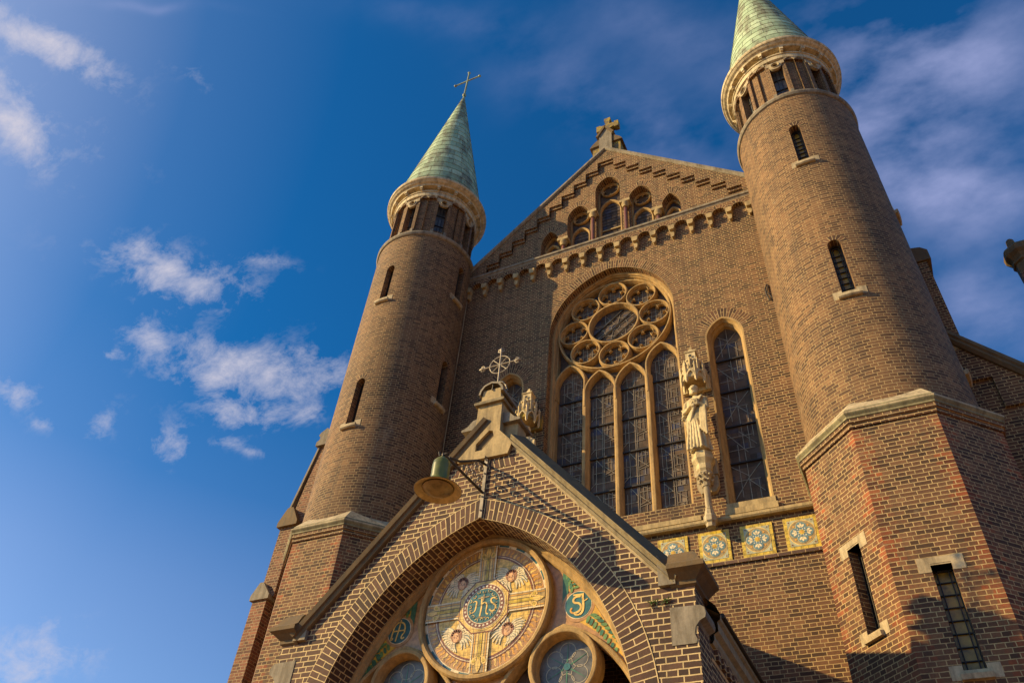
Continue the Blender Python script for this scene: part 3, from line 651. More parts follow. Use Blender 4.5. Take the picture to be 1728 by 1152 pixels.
# stepped buttress left of the left tower
b = MB(); FB = PF(0, -.4)
slab(b, FB, [(-8.10, 0), (-7.72, 0), (-7.72, 9.25), (-8.10, 9.25)], [], 0, 1.6, M_butt, back=True)
slab(b, FB, [(-8.00, 9.3), (-7.60, 9.3), (-7.60, 11.05), (-8.00, 11.05)], [], .05, 1.6, M_butt, back=True)
slab(b, FB, [(-7.87, 11.0), (-7.45, 11.0), (-7.38, 13.3), (-7.54, 13.3)], [], .12, 1.6, M_butt, back=True)
bo = part('stepped_buttress', b)
c = MB(); slab(c, FB, [(-8.16, 9.22), (-7.66, 9.22), (-7.66, 9.32), (-7.9, 9.62), (-8.0, 9.62), (-8.16, 9.33)], [], -.05, 1.6, M_grey, back=True)
c.build('capstone', bo); c = MB(); slab(c, FB, [(-8.06, 11.02), (-7.5, 11.02), (-7.5, 11.12), (-7.72, 11.5), (-7.88, 11.5), (-8.06, 11.14)], [], -.03, 1.6, M_dark, back=True)
c.build('capstone', bo); c = MB(); sweep(c, FB, [(-7.93, 11.45), (-7.55, 13.3)], [(-.0, 1.6), (0, .08), (.05, .08), (.05, 1.6)], M_grey)
c.build('raking_coping', bo); c = MB(); slab(c, FB, [(-7.66, 13.28), (-7.3, 13.28), (-7.3, 13.4), (-7.36, 13.46), (-7.36, 13.6), (-7.3, 13.66), (-7.42, 13.8), (-7.6, 13.68), (-7.64, 13.6), (-7.58, 13.54), (-7.58, 13.46), (-7.66, 13.4)], [], .02, 1.5, M_grey, back=True)
c.build('finial', bo)

# cable and wall anchors on the facade
c = MB(); tube(c, [(-4.02, -.10, 6), (-4.02, -.12, 12), (-4.03, -.10, 17.4)], .012, M_pale, 6); part('cable', c)
for x, z in ((3.62, 14.75), (3.70, 17.72)):
    a = MB(); tube(a, [(x, -.03, z - .25), (x - .04, -.05, z - .1), (x - .045, -.05, z + .1), (x, -.03, z + .25)], .016, M_bar, 6); tube(a, [(x + .06, -.03, z - .22), (x - .02, -.05, z), (x + .03, -.03, z + .24)], .012, M_bar, 6); part('wall_anchor', a)
# ------------------------------------------------------------------ towers
def tower(cx, cy, zf, sx):
    Z = zf; c = (cx, cy); t225 = math.tan(pi / 8)
    # octagonal base
    base = MB(); A = 1.408; hf = A * t225; top = 9.36
    faces = []
    for k in range(8):
        th = -pi + k * pi / 4; nx, ny = math.sin(th), -math.cos(th)
        faces.append((th, PF(cx + nx * A, cy + ny * A, -ny, nx)))
    wins = []
    for th, F in faces:
        holes = []
        kd = round(math.degrees(th))
        if kd == 0 and sx > 0: holes = [[(-.122, 5.69), (.122, 5.69), (.122, 7.02), (-.122, 7.02)]]; wins.append((F, -.122, .122, 5.69, 7.02))
        if kd == -45 and sx > 0: holes = [[(-.10, 6.44), (.15, 6.44), (.15, 7.66), (-.10, 7.66)]]; wins.append((F, -.10, .15, 6.44, 7.66))
        if kd == -45 and sx < 0: pass
        slab(base, F, [(-hf, 0), (hf, 0), (hf, top), (-hf, top)], holes, 0, .22, M_oct, sides=False)
    bo = part('tower_base', base)
    for F, u0, u1, v0, v1 in wins:
        w = MB(); slab(w, F, [(u0, v0), (u1, v0), (u1, v1), (u0, v1)], [], .20, .22, M_slit, sides=False)
        fw = .035
        for a in ((u0, u0 + .014, v0, v1), (u1 - .014, u1, v0, v1), (u0 + .045, u0 + .058, v0, v1), (u1 - .058, u1 - .045, v0, v1), (u0, u1, v1 - .02, v1), (u0, u1, v0, v0 + .03)): box(w, F, *a, .165, .199, M_bar)
        n = 8
        for k in range(1, n): box(w, F, u0, u1, v0 + (v1 - v0) * k / n - .006, v0 + (v1 - v0) * k / n + .006, .172, .198, M_bar)
        wo_ = w.build('slit_window', church)
        s = MB(); um = (u0 + u1) / 2
        slab(s, F, [(u0 - .15, v1 - .09), (u0 - .002, v1 - .09), (u0 - .002, v1), (u1 + .002, v1), (u1 + .002, v1 - .09), (u1 + .15, v1 - .09), (u1 + .15, v1 + .11), (u0 - .15, v1 + .11)], [], -.006, .2, M_pale)
        s.face([F(u0, v1 + .02, -.012), F(u1, v1 + .02, -.012), F(u1, v1, .03), F(u0, v1, .03)], [(0, 0)] * 4, M_pale); s.build('lintel', wo_)
        s = MB()
        slab(s, F, [(u0 - .15, v0 - .11), (u1 + .15, v0 - .11), (u1 + .15, v0 + .06), (u1 + .002, v0 + .06), (u1 + .002, v0), (u0 - .002, v0), (u0 - .002, v0 + .06), (u0 - .15, v0 + .06)], [], -.006, .2, M_pale)
        for P4 in ([(u0 - .05, v0 - .06, -.07), (u1 + .05, v0 - .06, -.07), (u1, v0 + .012, .16), (u0, v0 + .012, .16)], [(u0 - .05, v0 - .12, -.06), (u1 + .05, v0 - .12, -.06), (u1 + .05, v0 - .06, -.07), (u0 - .05, v0 - .06, -.07)], [(u0 - .05, v0 - .12, -.06), (u1 + .05, v0 - .12, -.06), (u1 + .05, v0 - .12, 0), (u0 - .05, v0 - .12, 0)], [(u0 - .05, v0 - .12, -.06), (u0 - .05, v0 - .06, -.07), (u0 - .05, v0 - .04, 0), (u0 - .05, v0 - .12, 0)], [(u1 + .05, v0 - .12, -.06), (u1 + .05, v0 - .06, -.07), (u1 + .05, v0 - .04, 0), (u1 + .05, v0 - .12, 0)]):
            s.face([F(*p) for p in P4], [(0, 0), (1, 0), (1, 1), (0, 1)], M_pale)
        s.build('sill', wo_)
        # soldier bricks above the lintel
    k8 = 1 / math.cos(pi / 8)
    cor = MB()
    lathe(cor, c, [(1.409, 9.33), (1.437, 9.335), (1.437, 9.40), (1.452, 9.405), (1.465, 9.41), (1.465, 9.475), (1.45, 9.48)], M_brick, seg=8, rot=pi / 8, k=k8)
    co = part('tower_cornice', cor)
    cs = MB(); lathe(cs, c, [(1.45, 9.48), (1.475, 9.49), (1.475, 9.52), (1.505, 9.56), (1.51, 9.575)], M_lipst, seg=8, rot=pi / 8, k=k8); lathe(cs, c, [(1.51, 9.575), (1.512, 9.60), (1.495, 9.61)], M_pale, seg=8, rot=pi / 8, k=k8); lathe(cs, c, [(1.495, 9.61), (1.48, 9.615), (1.48, 9.635), (1.47, 9.655)], M_lipst, seg=8, rot=pi / 8, k=k8)
    cs.build('stone_lip', co); cs = MB(); lathe(cs, c, [(1.47, 9.655), (1.25, 9.93)], M_pale, seg=8, rot=pi / 8, k=k8)
    cs.build('sloped_stone', co)
    # round shaft
    R = 1.335; zt = Z(18.9)
    ws = []
    if sx > 0: ws = [(-.2, 12.18, 13.64), (-1.3, 16.24, 17.66), (86, 10.87, 12.27), (86, 15.2, 16.6), (180, 13, 14.4)]
    else: ws = [(-1.5, Z(12.20), Z(13.60)), (-2.2, Z(16.3), Z(17.67)), (86, Z(13.35), Z(14.75)), (86, Z(16.95), Z(18.3)), (180, 13, 14.4)]
    hw = rad(5.1); angs = set(round(rad(a), 5) for a in [x * 2.5 - 180 for x in range(144)])
    ex = []
    for a, z0, z1 in ws:
        for i in range(-5, 6): ex.append(rad(a) + hw * i / 5)
    angs = [x for x in angs if all(abs(x - y) > rad(1.2) for y in ex)]
    def nrm(x): return (x + pi) % (2 * pi) - pi
    A_ = sorted(set([round(x, 5) for x in angs] + [round(nrm(x), 5) for x in ex])); A_.append(A_[0] + 2 * pi)
    sh = MB()
    pt = lambda a, z, r=R: (cx + r * math.sin(a), cy - r * math.cos(a), z)
    mi_ = M_cyl
    for a0, a1 in zip(A_[:-1], A_[1:]):
        am = (a0 + a1) / 2; cuts = []
        for a, z0, z1 in ws:
            dm = nrm(am - rad(a))
            if abs(dm) < hw:
                rr = hw * R
                def zt_(q):
                    d = min(abs(nrm(q - rad(a))) * R, rr); return z1 - rr + math.sqrt(rr * rr - d * d)
                cuts.append((z0, zt_(a0), zt_(a1)))
        cuts.sort(); zl0 = zl1 = 9.7
        for z0, ta, tb in cuts:
            sh.face([pt(a0, zl0), pt(a1, zl1), pt(a1, z0), pt(a0, z0)], [(a0 * R, zl0), (a1 * R, zl1), (a1 * R, z0), (a0 * R, z0)], mi_)
            zl0, zl1 = ta, tb
            sh.face([pt(a0, ta), pt(a1, tb), pt(a1, tb, R - .22), pt(a0, ta, R - .22)], [(0, a0 * R), (0, a1 * R), (.22, a1 * R), (.22, a0 * R)], mi_)
        sh.face([pt(a0, zl0), pt(a1, zl1), pt(a1, zt), pt(a0, zt)], [(a0 * R, zl0), (a1 * R, zl1), (a1 * R, zt), (a0 * R, zt)], mi_)
    for a, z0, z1 in ws:
        for s in (-1, 1):
            q = rad(a) + s * hw
            sh.face([pt(q, z0), pt(q, z1 - hw * R), pt(q, z1 - hw * R, R - .22), pt(q, z0, R - .22)], [(0, z0), (0, z1), (.22, z1), (.22, z0)], mi_)
    me_o = part('tower_shaft', sh)
    for p_ in me_o.data.polygons: pass
    for a, z0, z1 in ws[:4]:
        F = CF(cx, cy, R, rad(a)); rr = hw * R
        w = MB(); slab(w, F, opening(0, rr, z0, z1 - rr, z1, 8), [], .2, .22, M_slit, sides=False)
        sweep(w, F, opening(0, rr - .012, z0, z1 - rr, z1 - .012, 8), [(-.015, .19), (-.015, .15), (.012, .15), (.012, .19)], M_bar)
        sweep(w, F, opening(0, rr - .055, z0, z1 - rr - .03, z1 - .06, 8), [(-.009, .192), (-.009, .165), (.009, .165), (.009, .192)], M_bar)
        n = 9
        for k in range(1, n): box(w, F, -rr, rr, z0 + (z1 - z0 - rr) * k / n - .005, z0 + (z1 - z0 - rr) * k / n + .005, .172, .198, M_bar)
        wo_ = w.build('slit_window', church)
        s = MB(); u1 = rr
        for q in (-1, 1):
            slab(s, F, [(q * (u1 + .004), z0 - .06), (q * (u1 + .16), z0 - .06), (q * (u1 + .16), z0 + .12), (q * (u1 + .004), z0 + .12)][::q], [], -.006, .1, M_pale)
        prf = [(-.0, .17), (.04, -.055), (.03, -.075), (-.035, -.075), (-.06, -.05), (-.06, 0)]
        sweep(s, F, [(-.19 + .38 * i / 8, z0 - .03) for i in range(9)], prf, M_pale); s.build('sill', wo_)
        vr = MB(); vring(vr, F, 0, rr, z1 - rr, z1 + .001, .12, M_vous2, n=8, proud=.004, uo=.01); vr.build('brick_arch', wo_)
    # string ring
    rg = MB(); lathe(rg, c, [(1.33, Z(18.85)), (1.37, Z(18.87)), (1.395, Z(18.92)), (1.395, Z(18.97)), (1.37, Z(19.01)), (1.2, Z(19.09)), (1.0, Z(19.1))], M_dark if False else M_grey); part('ring_course', rg)
    # belfry stage: eight windows, pilasters and recessed panels
    db = MB(); R2 = 1.215; z0, z1 = Z(19.05), Z(20.9); zw0, zw1 = Z(19.28), Z(20.66)
    for k in range(8):
        a = k * 45; seg_ = [(-22.5, -11.5, .07), (-11.5, -7.2, 0), (-7.2, 7.2, 'w'), (7.2, 11.5, 0), (11.5, 22.5, .07)]
        for s0, s1, d in seg_:
            A0, A1 = rad(a + s0), rad(a + s1); nn_ = 3
            P_ = [A0 + (A1 - A0) * i / nn_ for i in range(nn_ + 1)]
            dd = .20 if d == 'w' else d
            zr = [(z0, zw0, 0), (zw0, zw1, dd), (zw1, z1, 0 if d != 'w' else .03)] if d == 'w' else [(z0, z0 + .08, 0), (z0 + .08, z1 - .12, d), (z1 - .12, z1, 0)]
            for za, zb, dep in zr:
                mm = M_slit if (d == 'w' and dep == .20) else M_cyl
                if d == 'w' and dep == .2: mm = M_glassr
                db.grid([[pt(q, za, R2 - dep) for q in P_], [pt(q, zb, R2 - dep) for q in P_]], [[(q * R2, za) for q in P_], [(q * R2, zb) for q in P_]], mm)
            if dd:
                top_, bot_ = (zw1, zw0) if d == 'w' else (z1 - .12, z0 + .08)
                for q in (A0, A1): db.face([pt(q, bot_), pt(q, top_), pt(q, top_, R2 - dd), pt(q, bot_, R2 - dd)] if False else [pt(q, bot_, R2), pt(q, top_, R2), pt(q, top_, R2 - dd), pt(q, bot_, R2 - dd)], [(0, bot_), (0, top_), (dd, top_), (dd, bot_)], M_cyl)
                for zq in (top_, bot_): db.grid([[pt(q, zq, R2) for q in P_], [pt(q, zq, R2 - dd) for q in P_]], [[(q * R2, 0) for q in P_], [(q * R2, dd) for q in P_]], M_cyl)
    part('belfry_drum', db)
    for k in range(8):
        F = CF(cx, cy, R2, rad(45 * k)); h = MB(); hz = zw1 - .14; ww = R2 * rad(7.2)
        # pierced stone head with a ring
        cz = zw1 - .02
        pts = [(-ww * 1.45, zw1 + .12), (-ww * 1.45, zw1 - .02), (-ww * 1.0, zw1 - .05)] + [(ww * math.cos(a_), cz - .03 + .17 * math.sin(a_)) for a_ in [pi + pi * i / 10 for i in range(1, 10)]] + [(ww * 1.0, zw1 - .05), (ww * 1.45, zw1 - .02), (ww * 1.45, zw1 + .12)]
        slab(h, F, pts, [circ(0, cz - .04, .095, 18)], -.02, .05, M_pale)
        sweep(h, F, circ(0, cz - .04, .095, 18), barprof(.04, -.04, .05), M_pale, closed=True)
        bars = MB()
        for x in (-ww / 3, ww / 3): box(h, F, x - .008, x + .008, zw0, zw1 - .05, .17, .198, M_bar)
        for j in range(1, 3): box(h, F, -ww, ww, zw0 + (zw1 - zw0) * j / 3 - .01, zw0 + (zw1 - zw0) * j / 3 + .01, .165, .199, M_bar)
        for q in (-1, 1): slab(h, F, [(q * ww * 1.0, zw0 - .12), (q * ww * 1.5, zw0 - .12), (q * ww * 1.5, zw0 + .03), (q * ww, zw0 + .03)][::q], [], -.035, .08, M_grey)
        part('belfry_window', h)
        F = CF(cx, cy, R2, rad(45 * k + 22.5)); h = MB(); q = R2 * rad(11)
        for j in (-1, 1):
            slab(h, F, [(j * q / 2 - q / 2, z1 + .01)] + [(j * q / 2 - q / 2 + q * i / 8, z1 - .13 + .10 * math.sin(pi * i / 8)) for i in range(9)] + [(j * q / 2 + q / 2, z1 + .01)], [], -.015, .05, M_pale)
        part('scalloped_corbel', h)
    cr = MB(); zz = Z(20.86)
    lathe(cr, c, [(1.19, zz), (1.24, zz + .02), (1.245, zz + .16), (1.27, zz + .17), (1.275, zz + .205), (1.215, zz + .21), (1.215, zz + .33), (1.29, zz + .335), (1.36, zz + .34), (1.372, zz + .37), (1.385, zz + .39), (1.44, zz + .42), (1.485, zz + .47), (1.50, zz + .475), (1.515, zz + .51), (1.515, zz + .565), (1.49, zz + .585), (1.40, zz + .60), (1.2, zz + .605)], M_corona)
    cro = part('corona', cr)
    for k in range(16):
        d = MB(); F = CF(cx, cy, 1.36, rad(22.5 * k + 11)); box(d, F, -.045, .045, zz + .25, zz + .345, .0, .14, M_corona); box(d, F, -.035, .035, zz + .21, zz + .25, .03, .14, M_corona); d.build('dentil', cro)
    # copper spire
    sp = MB(); za, zb = Z(21.46), Z(29.05); nb = 22; ra = 1.37; seg = 72
    for i in range(nb):
        t0, t1 = i / nb, (i + 1) / nb; r0 = ra * (1 - t0) + .014; r1 = ra * (1 - t1) + .004
        n_s = 12 if i < 11 else (8 if i < 17 else 4)
        lathe(sp, c, [(r0, za + (zb - za) * t0), (r1, za + (zb - za) * t1)], M_copper, seg=seg, uvf=lambda a, r, z, i=i, n_s=n_s, z0=za + (zb - za) * t0, dz=(zb - za) / nb: (a / (2 * pi) * n_s, i + min(1, max(0, (z - z0) / dz))))
        if i: lathe(sp, c, [(ra * (1 - t0) - .005, za + (zb - za) * t0 + .004), (r0, za + (zb - za) * t0)], M_copper, seg=seg)
    spo = part('spire', sp)
    x = MB(); tube(x, [(cx, cy, zb - .35), (cx, cy, zb), (cx, cy, zb + 1.72)], [.045, .035, .03], M_copper)
    zc = zb + 1.12
    tube(x, [(cx - .5, cy, zc), (cx + .5, cy, zc)], .028, M_copper)
    for p_ in ((cx - .52, cy, zc), (cx + .52, cy, zc), (cx, cy, zb + 1.75)):
        lathe(x, (p_[0], p_[1]), [(.001, p_[2] - .055), (.04, p_[2] - .035), (.055, p_[2]), (.04, p_[2] + .035), (.001, p_[2] + .055)], M_copper, seg=18)
    lathe(x, c, [(.001, zb + .14), (.06, zb + .1), (.075, zb + .04), (.05, zb - .04)], M_copper, seg=18)
    x.build('cross', spo)
tower(5.0555, -.5927, lambda z: z, 1)
tower(-5.2848, -.5927, lambda z: 9.6 + (z - 9.6) * .977, -1)
# ------------------------------------------------------------------ porch
def MB_strip(X, PY):
    m = MB(); m.face([(X(0), PY + .42, 5.02), (X(.012), PY + .42, 5.04), (X(.012), -.01, 5.04), (X(0), -.01, 5.02)], [(0, 0)] * 4, M_porch); m.face([(X(.012), PY + .42, 5.04), (X(.012), -.01, 5.04), (X(.0), -.01, 5.06), (X(.0), PY + .42, 5.06)], [(0, 0)] * 4, M_porch); return m
PY = -5.03; FP = PF(.03, PY); HW = 2.60
A_HS, A_SP = 1.93, 4.28; A_AP = A_SP + math.sqrt(2.75 ** 2 - .82 ** 2)
prk = lambda x: 8.39 - 1.147 * abs(x)
w = MB()
slab(w, FP, [(-HW, 0), (-A_HS, 0)] + arch(0, A_HS, A_SP, A_AP, 24) + [(A_HS, 0), (HW, 0), (HW, 5.60), (2.36, 5.60), (2.36, prk(2.36)), (0, 8.39), (-2.36, prk(2.36)), (-2.36, 5.60), (-HW, 5.60)], [], 0, .40, M_porch, back=False)
for s in (-1, 1):
    x = .03 + s * HW; w.face([(x, PY + .40, 0), (x, 0, 0), (x, 0, 5.5), (x, PY + .40, 5.5)], [(0, 0), (5, 0), (5, 5.5), (0, 5.5)], M_porch)
po = part('porch_wall', w)
v = MB(); vring(v, FP, 0, A_HS, A_SP, A_AP, .275, M_vous, n=40, leg=.5, proud=.006); v.build('brick_arch', po)
sb_ = MB()   # upright brick course under the apex stone
sb_.grid([[FP(-.44, 7.62, -.004), FP(.44, 7.62, -.004)], [FP(-.40, 7.78, -.004), FP(.40, 7.78, -.004)]], [[(.0, -.44), (.0, .44)], [(.13, -.44), (.13, .44)]], brickmat("soldier_brick", mortar=(.72, .54, .26), bw=.5, squash=1, rh=.075, offset=0, ms=.0085, off=(.2, 0), c1=(.058, .029, .019), c2=(.105, .052, .032), c3=(.15, .077, .045)))
sb_.build('soldier_course', po)
# copings
for s in (-1, 1):
    c = MB()
    pts = [(s * .02, 8.37), (s * 2.27, 8.37 - 1.147 * 2.25), (s * 2.27, 8.37 - 1.147 * 2.25 - .0)]
    path = [(s * 2.40, prk(2.40) + .02), (0, 8.41)] if s < 0 else [(.345, 8.41 - 1.143 * .345), (2.40, prk(2.40) + .02)]
    if s < 0:
        sweep(c, FP, path, [(-.06, .45), (-.06, -.04), (-.05, -.055), (-.0, -.06), (.01, -.085), (.07, -.10), (.085, -.085)], M_dark)
        sweep(c, FP, path, [(.085, -.085), (.105, -.06), (.11, .25), (.09, .5)], M_grey)  # top strip in paler stone, so the sunlit line is in the colour
    else:
        sweep(c, FP, path, [(-.055, .45), (-.055, -.006), (-.03, -.008), (-.03, -.0)], M_pale)
        sweep(c, FP, path, [(-.03, .45), (-.03, -.045), (.0, -.055), (.012, -.04), (.03, -.055), (.05, -.085), (.06, -.09)], M_kerb)
        sweep(c, FP, path, [(.06, -.09), (.19, .13), (.19, .5)], M_dark)
    cpo = part('porch_coping', c, label=('sunlit edge running down behind the lamp' if s < 0 else 'dark weathered stone running down to the right kneeler'))
    k = MB()
    k1 = [(s * 2.24, 5.63), (s * 2.42, 5.63), (s * 2.42, 5.72), (s * 2.24, 5.98)]
    slab(k, FP, k1[::s], [], -.05, .4, M_grey, back=True)
    # moulded horizontal kneeler, cyma profile swept round the corner
    prof = [(0, 5.60), (.03, 5.62), (.03, 5.66), (.10, 5.72), (.15, 5.75), (.15, 5.80), (.10, 5.84), (.06, 5.93), (.02, 5.98), (-.1, 5.99)]
    x0, x1 = (2.36, HW); rows = []
    for o_, z_ in prof:
        rows.append([(.03 + s * x0, PY - o_, z_), (.03 + s * (x1 + o_), PY - o_, z_), (.03 + s * (x1 + o_), PY + .45, z_)])
    k.grid([[r[j] for r in rows] for j in range(3)], [[(j * .4, i * .05) for i in range(len(rows))] for j in range(3)], M_dark)
    k.face([r[2] for r in rows] + [(.03 + s * x0, PY + .45, 5.99), (.03 + s * x0, PY + .45, 5.6)], [(0, 0)] * (len(rows) + 2), M_dark)
    k.face([r[0] for r in rows] + [(.03 + s * x0, PY + .3, 5.99), (.03 + s * x0, PY + .3, 5.6)], [(0, 0)] * (len(rows) + 2), M_dark)
    k.build('kneeler', cpo)
    st = MB()
    q = [(s * 2.33, 5.01), (s * 2.57, 5.01), (s * 2.585, 5.05), (s * 2.565, 5.10), (s * 2.575, 5.17), (s * 2.62, 5.23), (s * 2.68, 5.26), (s * 2.69, 5.30), (s * 2.68, 5.36), (s * 2.64, 5.39), (s * 2.33, 5.40)]
    slab(st, FP, q[::s], [], -.008, .35, M_grey, back=True)
    part('corbel_stone', st)
    # eaves on the side
    e = MB(); X = lambda o_: .03 + s * (HW + o_)
    for (a, z0), (b, z1) in zip([(0, 5.18), (.03, 5.18), (.05, 5.22), (.05, 5.27), (.10, 5.30), (.10, 5.40), (.13, 5.42), (.14, 5.47)], [(.03, 5.18), (.05, 5.22), (.05, 5.27), (.10, 5.30), (.10, 5.40), (.13, 5.42), (.14, 5.47), (.0, 5.56)]):
        e.face([(X(a), PY + .42, z0), (X(a), -.01, z0), (X(b), -.01, z1), (X(b), PY + .42, z1)], [(0, 0), (5, 0), (5, .1), (0, .1)], M_wood)
    part('eaves_board', e)
    gt = MB(); tube(gt, [(X(.145), PY + .46, 5.475), (X(.145), -.02, 5.475)], .028, M_iron, 10); part('gutter', gt)
    sdo = part('eaves_moulding', MB_strip(X, PY))
    y = PY + .55
    while y < -.3:
        sd = MB(); box(sd, PF(0, y), min(X(.0), X(.045)), max(X(.0), X(.045)), 5.06, 5.178, 0, .11, M_porch); sd.build('dentil_brick', sdo); y += .22
r = MB()
for s in (-1, 1): r.face([(.03, PY + .3, 8.2), (.03, 0, 8.2), (.03 + s * 2.72, 0, 5.52), (.03 + s * 2.72, PY + .3, 5.52)], [(0, 0), (5, 0), (5, 4), (0, 4)], M_roof)
tube(r, [(.03, PY + .35, 8.21), (.03, 0, 8.21)], .07, M_roof, 8)
part('porch_roof', r)
# apex stone with little niche, stepped finial
FN = PF(.03, PY)
f = MB()
slab(f, FN, [(-.40, 7.80), (.34, 7.785), (.385, 7.93), (.39, 7.97), (.19, 8.20), (.185, 8.70), (-.185, 8.70), (-.185, 8.15), (-.40, 7.92)], [[(-.15, 7.93), (-.05, 7.93), (.11, 8.12), (.085, 8.22), (.03, 8.235), (-.02, 8.19), (-.15, 8.05)]], -.05, .34, M_stone, back=True)
slab(f, FN, [(-.18, 7.89), (.14, 7.89), (.14, 8.26), (-.18, 8.26)], [], -.008, .0, M_dark, sides=False)  # dark sheet just behind the opening paints the niche's shade
slab(f, FN, [(-.225, 8.70), (.225, 8.70), (.235, 8.725), (.225, 8.745), (-.225, 8.745), (-.235, 8.725)], [], -.10, .40, M_kerb, back=True)
slab(f, FN, [(-.185, 8.745), (.185, 8.745), (.185, 8.80), (.15, 8.81), (.135, 8.98), (-.135, 8.98), (-.15, 8.81), (-.185, 8.80)], [], -.045, .36, M_stone, back=True)
cap_ = [(-.165, 8.90), (-.15, 8.97), (-.10, 9.04), (-.0, 9.075), (.10, 9.04), (.15, 8.97), (.165, 8.90)]
sweep(f, FN, cap_, [(.0, -.075), (.03, -.075), (.03, .40), (.0, .40)], M_grey)
fo = part('porch_finial', f)
for s in (-1, 1):
    b = MB(); FS = PF(.03, PY + .08)
    slab(b, FS, [(s * .185, 7.95), (s * .39, 7.80), (s * .39, 8.37), (s * .185, 8.37)][::s], [], 0, .26, M_stone, back=True)
    slab(b, FS, [(s * .187, 8.37), (s * .44, 8.37), (s * .455, 8.39), (s * .44, 8.405), (s * .36, 8.44), (s * .28, 8.53), (s * .187, 8.55)][::s], [], -.07, .33, M_grey, back=True)
    b.build('side_block', fo)
cr = MB(); XC, YC, ZC = .04, -4.95, 9.56
tube(cr, [(XC, YC, 9.05), (XC, YC, 9.86)], .014, M_ironlit); tube(cr, [(XC - .26, YC, ZC), (XC + .26, YC, ZC)], .012, M_ironlit)
tube(cr, [(XC + .165 * math.cos(2 * pi * i / 28), YC, ZC + .165 * math.sin(2 * pi * i / 28)) for i in range(28)], .010, M_ironlit, closed=True)
for a in (pi / 4, 3 * pi / 4): tube(cr, [(XC - .165 * math.cos(a), YC, ZC - .165 * math.sin(a)), (XC + .165 * math.cos(a), YC, ZC + .165 * math.sin(a))], .008, M_ironlit)
for dx, dz in ((1, 0), (-1, 0), (0, 1)):
    e = (XC + dx * .24, YC, ZC + dz * .24)
    for s in (-1, 1):
        pz = [(0, 0), (.03, .05), (.065, .045), (.06, .015)]
        tube(cr, [(e[0] + dx * a - dz * b * s, YC, e[2] + dz * a + dx * b * s) for a, b in pz], .011, M_ironlit, 6)
    tube(cr, [e, (e[0] + dx * .06, YC, e[2] + dz * .06), (e[0] + dx * .11, YC, e[2] + dz * .11)], [.012, .028, .002], M_ironlit, 6)
for s in (-1, 1): tube(cr, [(XC + .0, YC, 9.22), (XC + s * .08, YC, 9.20), (XC + s * .13, YC, 9.12), (XC + s * .17, YC, 9.0)], .012, M_ironlit, 6); tube(cr, [(XC, YC - .0, 9.1), (XC, YC - .1, 9.16), (XC, YC - .13, 9.1), (XC, YC - .14, 8.95)], .01, M_ironlit, 6)
cr.build('iron_cross', fo)
# ------------------------------------------------------------------ tympanum
TY = -4.593; FT = PF(.0, TY)
ty = MB()
def suba(s, d=0, n=16): return arch(s * 1.03, .90 + d, 4.35, 5.58 + d * 1.05, n)
sR = suba(1); sL = suba(-1)
ARCH = arch(.03, A_HS, A_SP, A_AP, 24)
pl = [(sL[0][0] - .0, 4.3)] if False else []
out = [(-1.90, 4.28)] + ARCH[1:-1] + [(1.96, 4.28)] + sR[::-1] + [(0, 4.4)] + sL[::-1]
slab(ty, FT, out, [], .02, .04, T_mauve, sides=False)
tyo = part('tympanum', ty)
fr = MB()
sweep(fr, FT, [(-1.88 + .03, 3.0)] + arch(.03, A_HS - .055, A_SP, A_AP - .06, 26) + [(1.93 - .05 + .03, 3.0)], [(-.045, .10), (-.045, .0), (-.025, -.03), (.01, -.035), (.03, -.06), (.055, -.06), (.055, .0)], M_frame)
for s in (-1, 1):
    sweep(fr, FT, [(s * 1.03 - .9, 3.0)] + suba(s, 0, 18) + [(s * 1.03 + .9, 3.0)], barprof(.085, -.03 + .003 * s, .14, .25, .5), M_frame)
    sweep(fr, FT, circ(s * 1.03, 5.15, .375, 44), barprof(.095, -.052, .14, .25, .5), M_frame, closed=True)
    gp = MB(); disc(gp, FT, s * 1.03, 5.17, .35, .10, M_glassr, 40)
    for k in range(6):
        a = k * pi / 3 + .5; c_ = (s * 1.03 + .17 * math.cos(a), 5.17 + .17 * math.sin(a)); q = circ(*c_, .095, 18); ribbon(gp, FT, q + [q[0]], .008, .097, M_lead, .004)
        ribbon(gp, FT, [(s * 1.03 + .05 * math.cos(a), 5.17 + .05 * math.sin(a)), (s * 1.03 + .27 * math.cos(a), 5.17 + .27 * math.sin(a))], .014, .0965, T_green2, .003, taper=lambda t: 1.2 - t)
    for rr, mm in ((.04, T_teal), (.02, T_blue)): disc(gp, FT, s * 1.03, 5.17, rr, .094 - rr * .05, mm, 18, thick=.002)
    gp.build('round_glass', tyo)
slab(fr, FT, [(-1.95, 2.9), (2.0, 2.9)] + [(1.9, 4.4), (.1, 6.1), (-.1, 6.1), (-1.9, 4.4)], [], .16, .17, M_glass, sides=False)
fr.build('stone_tracery', tyo)
RZ = 5.95
rg = MB()
rg_ring = circ(0, RZ, .855, 72); sweep(rg, FT, rg_ring, [(-.03, .05), (-.03, -.065), (-.01, -.09), (.02, -.09), (.04, -.07), (.045, .0), (.045, .1)], M_frame, closed=True, smooth=False); rg.build('stone_ring', tyo)
